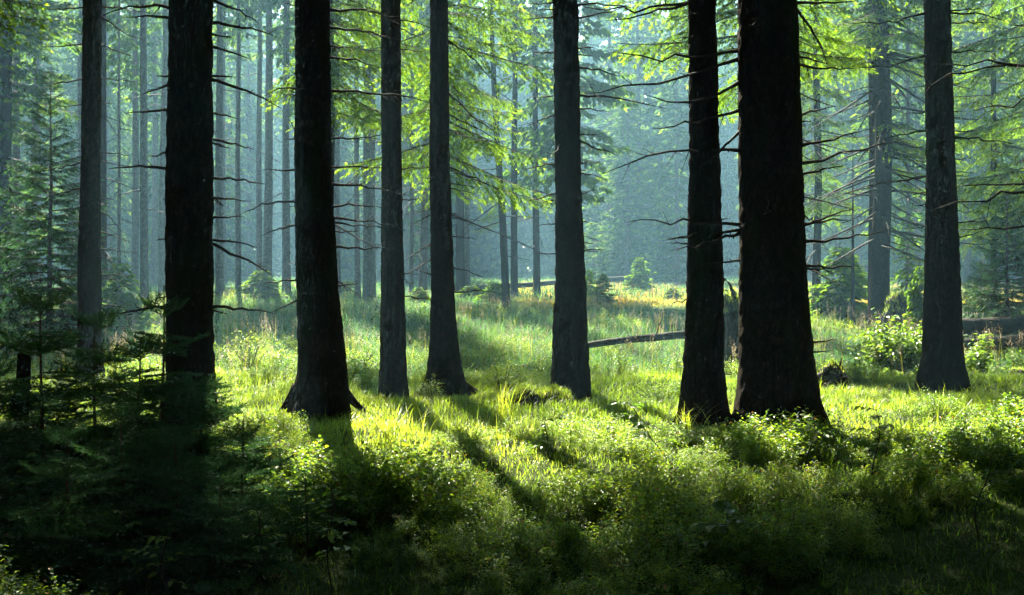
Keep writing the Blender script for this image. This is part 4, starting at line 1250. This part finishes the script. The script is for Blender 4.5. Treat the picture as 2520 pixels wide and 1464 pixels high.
def broad_sapling(name, label, px, base_y, D, h, leanx, nb, leaf, seed, var=(.1, .8), wf=.55, compound=False):
    bx = X(px, D); gz = Gz(bx, D)
    root = thing(name, label, 'sapling', (bx, D, gz), 'leafy broadleaf saplings among the bilberries')
    rs = np.random.default_rng(seed); g = Geo()
    t = np.linspace(0, 1, 8)
    q = np.stack([leanx * t ** 1.3 + .02 * np.sin(t * 7 + seed), .03 * np.sin(t * 5), -.04 + h * t], 1)
    tube(g, q, np.linspace(.006, .0022, 8), 5, 0)
    link('stem', g.mesh('stem', [M_DEAD], True), root)
    for b in range(nb):
        g = Geo()
        ti = .35 + .65 * (b + rs.random() * .6) / nb
        p0 = np.array([np.interp(min(ti, 1), t, q[:, c]) for c in range(3)])
        a = rs.random() * 2 * PI if not compound else b * 2.4
        l = h * rs.uniform(.18, .36) * (1.25 - .5 * ti)
        tt = np.linspace(0, 1, 5)
        d = np.array([math.cos(a), math.sin(a), rs.uniform(.15, .6)])
        qq = p0 + d * l * tt[:, None]; qq[:, 2] -= .25 * l * tt ** 2
        tube(g, qq, np.linspace(.003, .0013, 5), 4, 0)
        k = 11 if compound else rs.integers(4, 7)
        u = np.linspace(.2, 1, k)
        p = np.stack([np.interp(u, tt, qq[:, c]) for c in range(3)], 1)
        sg = np.where(np.arange(k) % 2 == 0, 1, -1) * (1.15 if compound else .75)
        sg = sg.astype(float); sg[-1] = 0
        add_leaves(g, p, a + sg + rs.uniform(-.25, .25, k), rs.uniform(-.5, .25, k), rs.uniform(-.6, .6, k), leaf * rs.uniform(.75, 1.15, k), wf, 1, rs.uniform(var[0], var[1], k), .18, .2)
        link('leafy_twig', g.mesh('leafy_twig', [M_DEAD, M_LEAF]), root)
    return root


broad_sapling('beech_sapling', 'dark beech sapling leaning over the lit bilberries before the golden rimmed trunk', 1645, 1165, 9.4, .52, -.33, 8, .062, 1, (0, .45))
broad_sapling('beech_sapling', 'beech sapling in deep shade with some yellow leaves, below the tiny spruces', 812, 1440, 6.3, .62, .0, 10, .06, 2, (.2, 1))
broad_sapling('beech_sapling', 'pale leaved beech sapling in the shade far below the dark brown trunk', 2155, 1290, 7.9, .62, .0, 9, .055, 3, (.5, 1))
broad_sapling('maple_sapling', 'maple sapling with broad leaves at the bottom of the shaded bilberries', 1770, 1440, 6.35, .42, .05, 7, .075, 4, (0, .5), .8)
broad_sapling('rowan_sapling', 'rowan sapling with feathery leaves in the shade under the dark spruces', 630, 1400, 6.35, .45, .05, 8, .04, 5, (.2, .8), .36, True)
broad_sapling('rowan_sapling', 'bright feathery rowan sapling in the sun beside the broken stump', 2102, 935, 16.2, .62, .03, 12, .06, 6, (.7, 1), .36, True)
broad_sapling('beech_sapling', 'leafy sapling in the dark corner under the saplings', 400, 1420, 6.1, .40, .02, 8, .05, 7, (.4, 1))
broad_sapling('beech_sapling', 'thin stemmed sapling in the bilberries at the far bottom corner', 2405, 1400, 6.8, .52, .05, 6, .035, 8, (.2, .7))
broad_sapling('beech_sapling', 'sapling with few upright leaves beside the shaded pale leaved one', 1990, 1170, 8.9, .5, .03, 7, .05, 9, (.3, 1))
broad_sapling('rowan_sapling', 'rowan sapling with drooping feathery leaves nearest to the dark corner', 330, 1390, 6.3, .5, -.05, 8, .045, 10, (.1, .6), .36, True)
broad_sapling('beech_sapling', 'little sapling in half shade amid the central bilberries', 1340, 1160, 9.6, .36, .02, 6, .05, 11, (0, .5))


def grass_tuft(label, px, base_y, D, n, h, seed, spread=.07, var=(.5, 1)):
    bx = X(px, D); gz = Gz(bx, D)
    rs = np.random.default_rng(seed); g = Geo()
    b = np.stack([rs.normal(size=n) * spread, rs.normal(size=n) * spread, np.full(n, -.02)], 1)
    blade_batch(g, b, rs.random(n) * 2 * PI, h * rs.uniform(.6, 1.15, n), rs.uniform(.15, 1.1, n), rs.uniform(.006, .01, n), 0, rs.uniform(var[0], var[1], n), 6)
    o = link('grass_tuft', g.mesh('grass_tuft', [M_GRASS]), None, (bx, D, gz))
    o['label'] = label; o['category'] = 'grass tuft'; o['group'] = 'long bladed grass tufts'


grass_tuft('long arching grass tuft among the lit bilberries below the olive trunk', 955, 1150, 9.9, 46, .5, 1, .06)
grass_tuft('long grass tuft beside the hollow mossy stump', 1240, 1050, 12.4, 60, .5, 2)
grass_tuft('bright tall grass tuft at the foot of the golden rimmed trunk', 1690, 1060, 11.6, 40, .42, 3)
grass_tuft('thin grass tuft arching near the mossy dark trunk', 1010, 1090, 10.8, 26, .45, 4)
grass_tuft('grass tuft in half shade below the thickest trunk', 2330, 1080, 10.8, 40, .4, 5, var=(.2, .7))

# ================================================================== GROUND COVER (stuff)
def frustum_pts(n, d0, d1, rs, power=1.0, margin=.6):
    """random ground points over the visible wedge; density proportional to D**(power-2)"""
    u = rs.random(n)
    if abs(power) < 1e-6:
        D = d0 * (d1 / d0) ** u
    else:
        D = (d0 ** power + u * (d1 ** power - d0 ** power)) ** (1 / power)
    x = rs.uniform(-1, 1, n) * (D * .425 + margin)
    return x, D


def trunk_dist(x, y):
    d = np.full(len(x), 99.0)
    for (lab, D, H, zb, rows, bark, fl) in NEAR:
        xm = X((rows[-1][1] + rows[-1][2]) / 2, D); r = (rows[-1][2] - rows[-1][1]) / 2 / F * D
        d = np.minimum(d, np.hypot(x - xm, (y - D + .35) * .8) - r)
    return d


def clear_of_trunks(x, y, k=1.0):
    ok = np.ones(len(x), bool)
    for (lab, D, H, zb, rows, bark, fl) in NEAR:
        xm = X((rows[-1][1] + rows[-1][2]) / 2, D); r = (rows[-1][2] - rows[-1][1]) / 2 / F * D * .9
        ok &= (x - xm) ** 2 + (y - D) ** 2 > (r * k) ** 2
    return ok


rs = np.random.default_rng(77)
# bilberry
TB = [bilberry(2000 + k, False, 1.0).arr() for k in range(8)]
TBM = [bilberry(2050 + k, False, .85).arr() for k in range(8)]
x, y = frustum_pts(13000, 4.6, 17.5, rs, 1.45)
dn = vnoise(x / 1.1, y / 1.1, seed=31) + .6 * vnoise(x / .45, y / .45, seed=32)
keep = (dn > -.30 + .10 * sstep(10.5, 15, y)) & clear_of_trunks(x, y)
keep &= ~((y > 14.5) & (x < -1.2) & (rs.random(len(x)) < .8))
x, y, dn = x[keep], y[keep], dn[keep]
size = (.52 + .68 * np.clip(dn, -.35, .9)) * rs.uniform(.65, 1.35, len(x)) * (1 - .30 * sstep(9.5, 11.5, y)) * (.5 + .5 * sstep(.1, 1.1, trunk_dist(x, y)))
pos = np.stack([x, y, G(x, y) - .02], 1)
g = Geo()
nearm = y < 10.5
for msk, tp in ((nearm, TB), (~nearm, TBM)):
    k = msk.sum()
    scatter(g, tp, rs.integers(0, 8, k), pos[msk], rs.random(k) * 6.3, rs.normal(size=k) * .1, rs.normal(size=k) * .1, size[msk], np.clip(rs.normal(size=k) * .1 + .12 * vnoise(x[msk] / 2, y[msk] / 2, seed=40), -.3, .3))
bb = link('bilberry_undergrowth', g.mesh('bilberry_undergrowth', [M_BILB, M_STEM]))
bb['kind'] = 'stuff'; bb['label'] = 'knee high bilberry undergrowth covering the forest floor around the front trunks'
print('bilberry tris', sum(len(t_) for t_ in g.T))

# short grass and moss between the bilberries
g = Geo()
n = 190000
x, y = frustum_pts(n, 4.6, 21, rs, 1.6)
dn = vnoise(x / 1.1, y / 1.1, seed=31) + .6 * vnoise(x / .45, y / .45, seed=32)
gn = vnoise(x / 1.6, y / 1.6, seed=51)
keep = ((dn < .15) | ((y > 11.5) & (rs.random(n) < .6))) & (rs.random(n) < np.where(y < 8.3, .35, np.where(dn < -.25, .97, np.where(y < 11, .3, .9)))) & clear_of_trunks(x, y, .9)
x, y, gn = x[keep], y[keep], gn[keep]; n = len(x)
h = (.06 + .045 * sstep(8.5, 12, y) + .06 * np.clip(gn, 0, 1) * sstep(10, 13, y)) * rs.uniform(.5, 1.5, n)
h *= .5 + .5 * sstep(.0, .9, trunk_dist(x, y))
h = np.where((rs.random(n) < .02) & (y > 9), h * 1.9, h)
b = np.stack([x, y, G(x, y) - .01], 1)
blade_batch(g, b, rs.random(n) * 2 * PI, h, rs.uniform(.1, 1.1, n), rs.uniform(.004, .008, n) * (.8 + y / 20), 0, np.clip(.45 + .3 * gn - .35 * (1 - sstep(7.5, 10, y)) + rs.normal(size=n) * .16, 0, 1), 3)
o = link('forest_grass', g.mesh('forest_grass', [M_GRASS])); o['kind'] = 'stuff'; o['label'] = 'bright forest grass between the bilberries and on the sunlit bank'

# moss carpet in the shade near the viewer
g = Geo()
n = 120000
x, y = frustum_pts(n, 4.6, 11, rs, 1.0)
b = np.stack([x, y, G(x, y) - .006], 1)
gn = vnoise(x / .35, y / .35, seed=81)
blade_batch(g, b, rs.random(n) * 2 * PI, rs.uniform(.02, .055, n) * (1 + .6 * gn), rs.uniform(.2, 1.3, n), rs.uniform(.004, .008, n), 0, np.clip(.3 + .3 * gn + rs.normal(size=n) * .2, 0, 1), 2)
o = link('moss_carpet', g.mesh('moss_carpet', [M_MOSS])); o['kind'] = 'stuff'; o['label'] = 'dark moss carpet under the bilberries near the viewer'

# long meadow grass
g = Geo()
n = 330000
x, y = frustum_pts(n, 17.5, 92, rs, .75, 2)
pn = vnoise(x / 6, y / 9, seed=61); pm = vnoise(x / 2.2, y / 3, seed=62)
px = 1259.5 + x / y * F
ochre = sstep(38, 46, y) * sstep(1180, 1330, px)
var = np.clip(.30 + .16 * pn + .10 * pm + .58 * ochre + rs.normal(size=n) * .10, 0, 1)
tf = vnoise(x / .55, y / .7, seed=64)
var = np.clip(var + .13 * tf, 0, 1)
h = (.33 + .10 * pm + .12 * np.clip(pn, 0, 1)) * (1 + .55 * tf) * rs.uniform(.5, 1.4, n) * (1 - .25 * ochre)
h *= .8 * (.6 + .4 * sstep(18, 24, y))
b = np.stack([x, y, G(x, y) - .02], 1)
blade_batch(g, b, rs.random(n) * 2 * PI, h, rs.uniform(.2, 1.6, n), rs.uniform(.006, .011, n) * np.clip(y / 22, .8, 3.2), 0, var, 3)
o = link('meadow_grass', g.mesh('meadow_grass', [M_MEADOW])); o['kind'] = 'stuff'; o['label'] = 'long meadow grass filling the clearing behind the front trunks'

# low leafy herbs between the meadow grass
g = Geo()
x, y = frustum_pts(4600, 16.8, 46, rs, .9, 1)
hn = vnoise(x / 1.4, y / 2.0, seed=71) + .5 * vnoise(x / .6, y / .8, seed=72)
k_ = hn > .12
x, y, hn = x[k_], y[k_], hn[k_]; n = len(x)
scatter(g, TBM, rs.integers(0, 8, n), np.stack([x, y, G(x, y) - .03], 1), rs.random(n) * 6.3, rs.normal(size=n) * .12, rs.normal(size=n) * .12, rs.uniform(.8, 1.45, n) * (.7 + .4 * hn), np.clip(rs.normal(size=n) * .12, -.3, .3))
o = link('meadow_herbs', g.mesh('meadow_herbs', [M_BILB, M_STEM])); o['kind'] = 'stuff'; o['label'] = 'low leafy herbs mixed into the grass of the clearing'

# feathery seed heads above the meadow
g = Geo()
n = 3800
x, y = frustum_pts(n, 17.5, 48, rs, .8, 1)
pn = vnoise(x / 2.5, y / 3.5, seed=63)
keep = pn > .0
x, y = x[keep], y[keep]; n = len(x)
hh = rs.uniform(.5, .85, n); lean = rs.uniform(-.12, .12, (n, 2))
b = np.stack([x, y, G(x, y)], 1)
for k in range(13):
    f = .66 + .34 * (k / 12)
    spread = .055 * (1 - (f - .66) / .36)
    p = b + np.stack([lean[:, 0] * f ** 2, lean[:, 1] * f ** 2, hh * f], 1)
    a = rs.random(n) * 6.3
    d = np.stack([np.cos(a), np.sin(a), rs.uniform(.2, .9, n)], 1)
    sd = np.stack([-np.sin(a), np.cos(a), np.zeros(n)], 1)
    e = p + d * (spread * rs.uniform(.6, 1.3, n) + .012)[:, None]
    Vv = np.stack([p - sd * .003, e - sd * .006, e + d * .02, p + sd * .003], 1).reshape(-1, 3)
    i = np.arange(n)[:, None] * 4
    g.add(Vv, np.concatenate([i + np.array([[0, 1, 2]]), i + np.array([[0, 2, 3]])]), 0, rs.random(n).repeat(4))
blade_batch(g, b, np.arctan2(lean[:, 1], lean[:, 0]), hh, np.linalg.norm(lean, axis=1) / hh, np.full(n, .007), 1, rs.uniform(.5, .9, n), 3)
o = link('seed_head_grass', g.mesh('seed_head_grass', [M_PANICLE, M_MEADOW])); o['kind'] = 'stuff'; o['label'] = 'pale feathery seed heads standing above the meadow grass'

# low forest-edge cover under the far trees
g = Geo()
n = 50000
x, y = frustum_pts(n, 48, 118, rs, 1.2, 4)
h = rs.uniform(.2, .6, n)
b = np.stack([x, y, G(x, y) - .02], 1)
blade_batch(g, b, rs.random(n) * 6.3, h, rs.uniform(.2, 1.2, n), rs.uniform(.03, .06, n), 0, np.clip(rs.normal(.25, .15, n), 0, 1), 2)
o = link('forest_edge_grass', g.mesh('forest_edge_grass', [M_MEADOW])); o['kind'] = 'stuff'; o['label'] = 'hazy grass under the far forest wall'

# ================================================================== LIGHT, SKY, CAMERA
w = bpy.data.worlds.new('World'); sc.world = w
w.use_nodes = True
t = w.node_tree
bg = t.nodes['Background']
sky = t.nodes.new('ShaderNodeTexSky'); sky.sky_type = 'NISHITA'; sky.sun_disc = False
sky.sun_elevation = SUN_EL; sky.sun_rotation = SUN_AZ
sky.air_density = 1.0; sky.dust_density = .6; sky.ozone_density = 1.2
t.links.new(sky.outputs[0], bg.inputs[0]); bg.inputs[1].default_value = SKY_STR

sl = bpy.data.lights.new('sun', 'SUN'); so = bpy.data.objects.new('sun', sl); COL.objects.link(so)
sl.energy = SUN_STR; sl.angle = math.radians(.5); sl.color = (1.0, .92, .74)
s = Vector((math.sin(SUN_AZ) * math.cos(SUN_EL), math.cos(SUN_AZ) * math.cos(SUN_EL), math.sin(SUN_EL)))
so.rotation_mode = 'QUATERNION'; so.rotation_quaternion = s.to_track_quat('Z', 'Y'); so.location = s * 60

cam = bpy.data.cameras.new('camera'); co = bpy.data.objects.new('camera', cam); COL.objects.link(co)
co.location = (0, 0, EYE); co.rotation_euler = (PI / 2, 0, 0)
cam.sensor_width = 36; cam.lens = 36 * F / 2519.0
cam.shift_y = -(732 - HZ) / 2519.0
cam.clip_start = .1; cam.clip_end = 600
sc.camera = co

sc.view_settings.view_transform = 'Standard'; sc.view_settings.look = 'None'
sc.view_settings.exposure = EXPOSURE; sc.view_settings.gamma = 1.0
cy = sc.cycles
cy.max_bounces = 5; cy.diffuse_bounces = 2; cy.glossy_bounces = 2; cy.transmission_bounces = 3; cy.volume_bounces = 0; cy.transparent_max_bounces = 4
cy.use_denoising = True
cy.use_adaptive_sampling = True; cy.adaptive_threshold = .03; cy.denoising_prefilter = 'NONE'
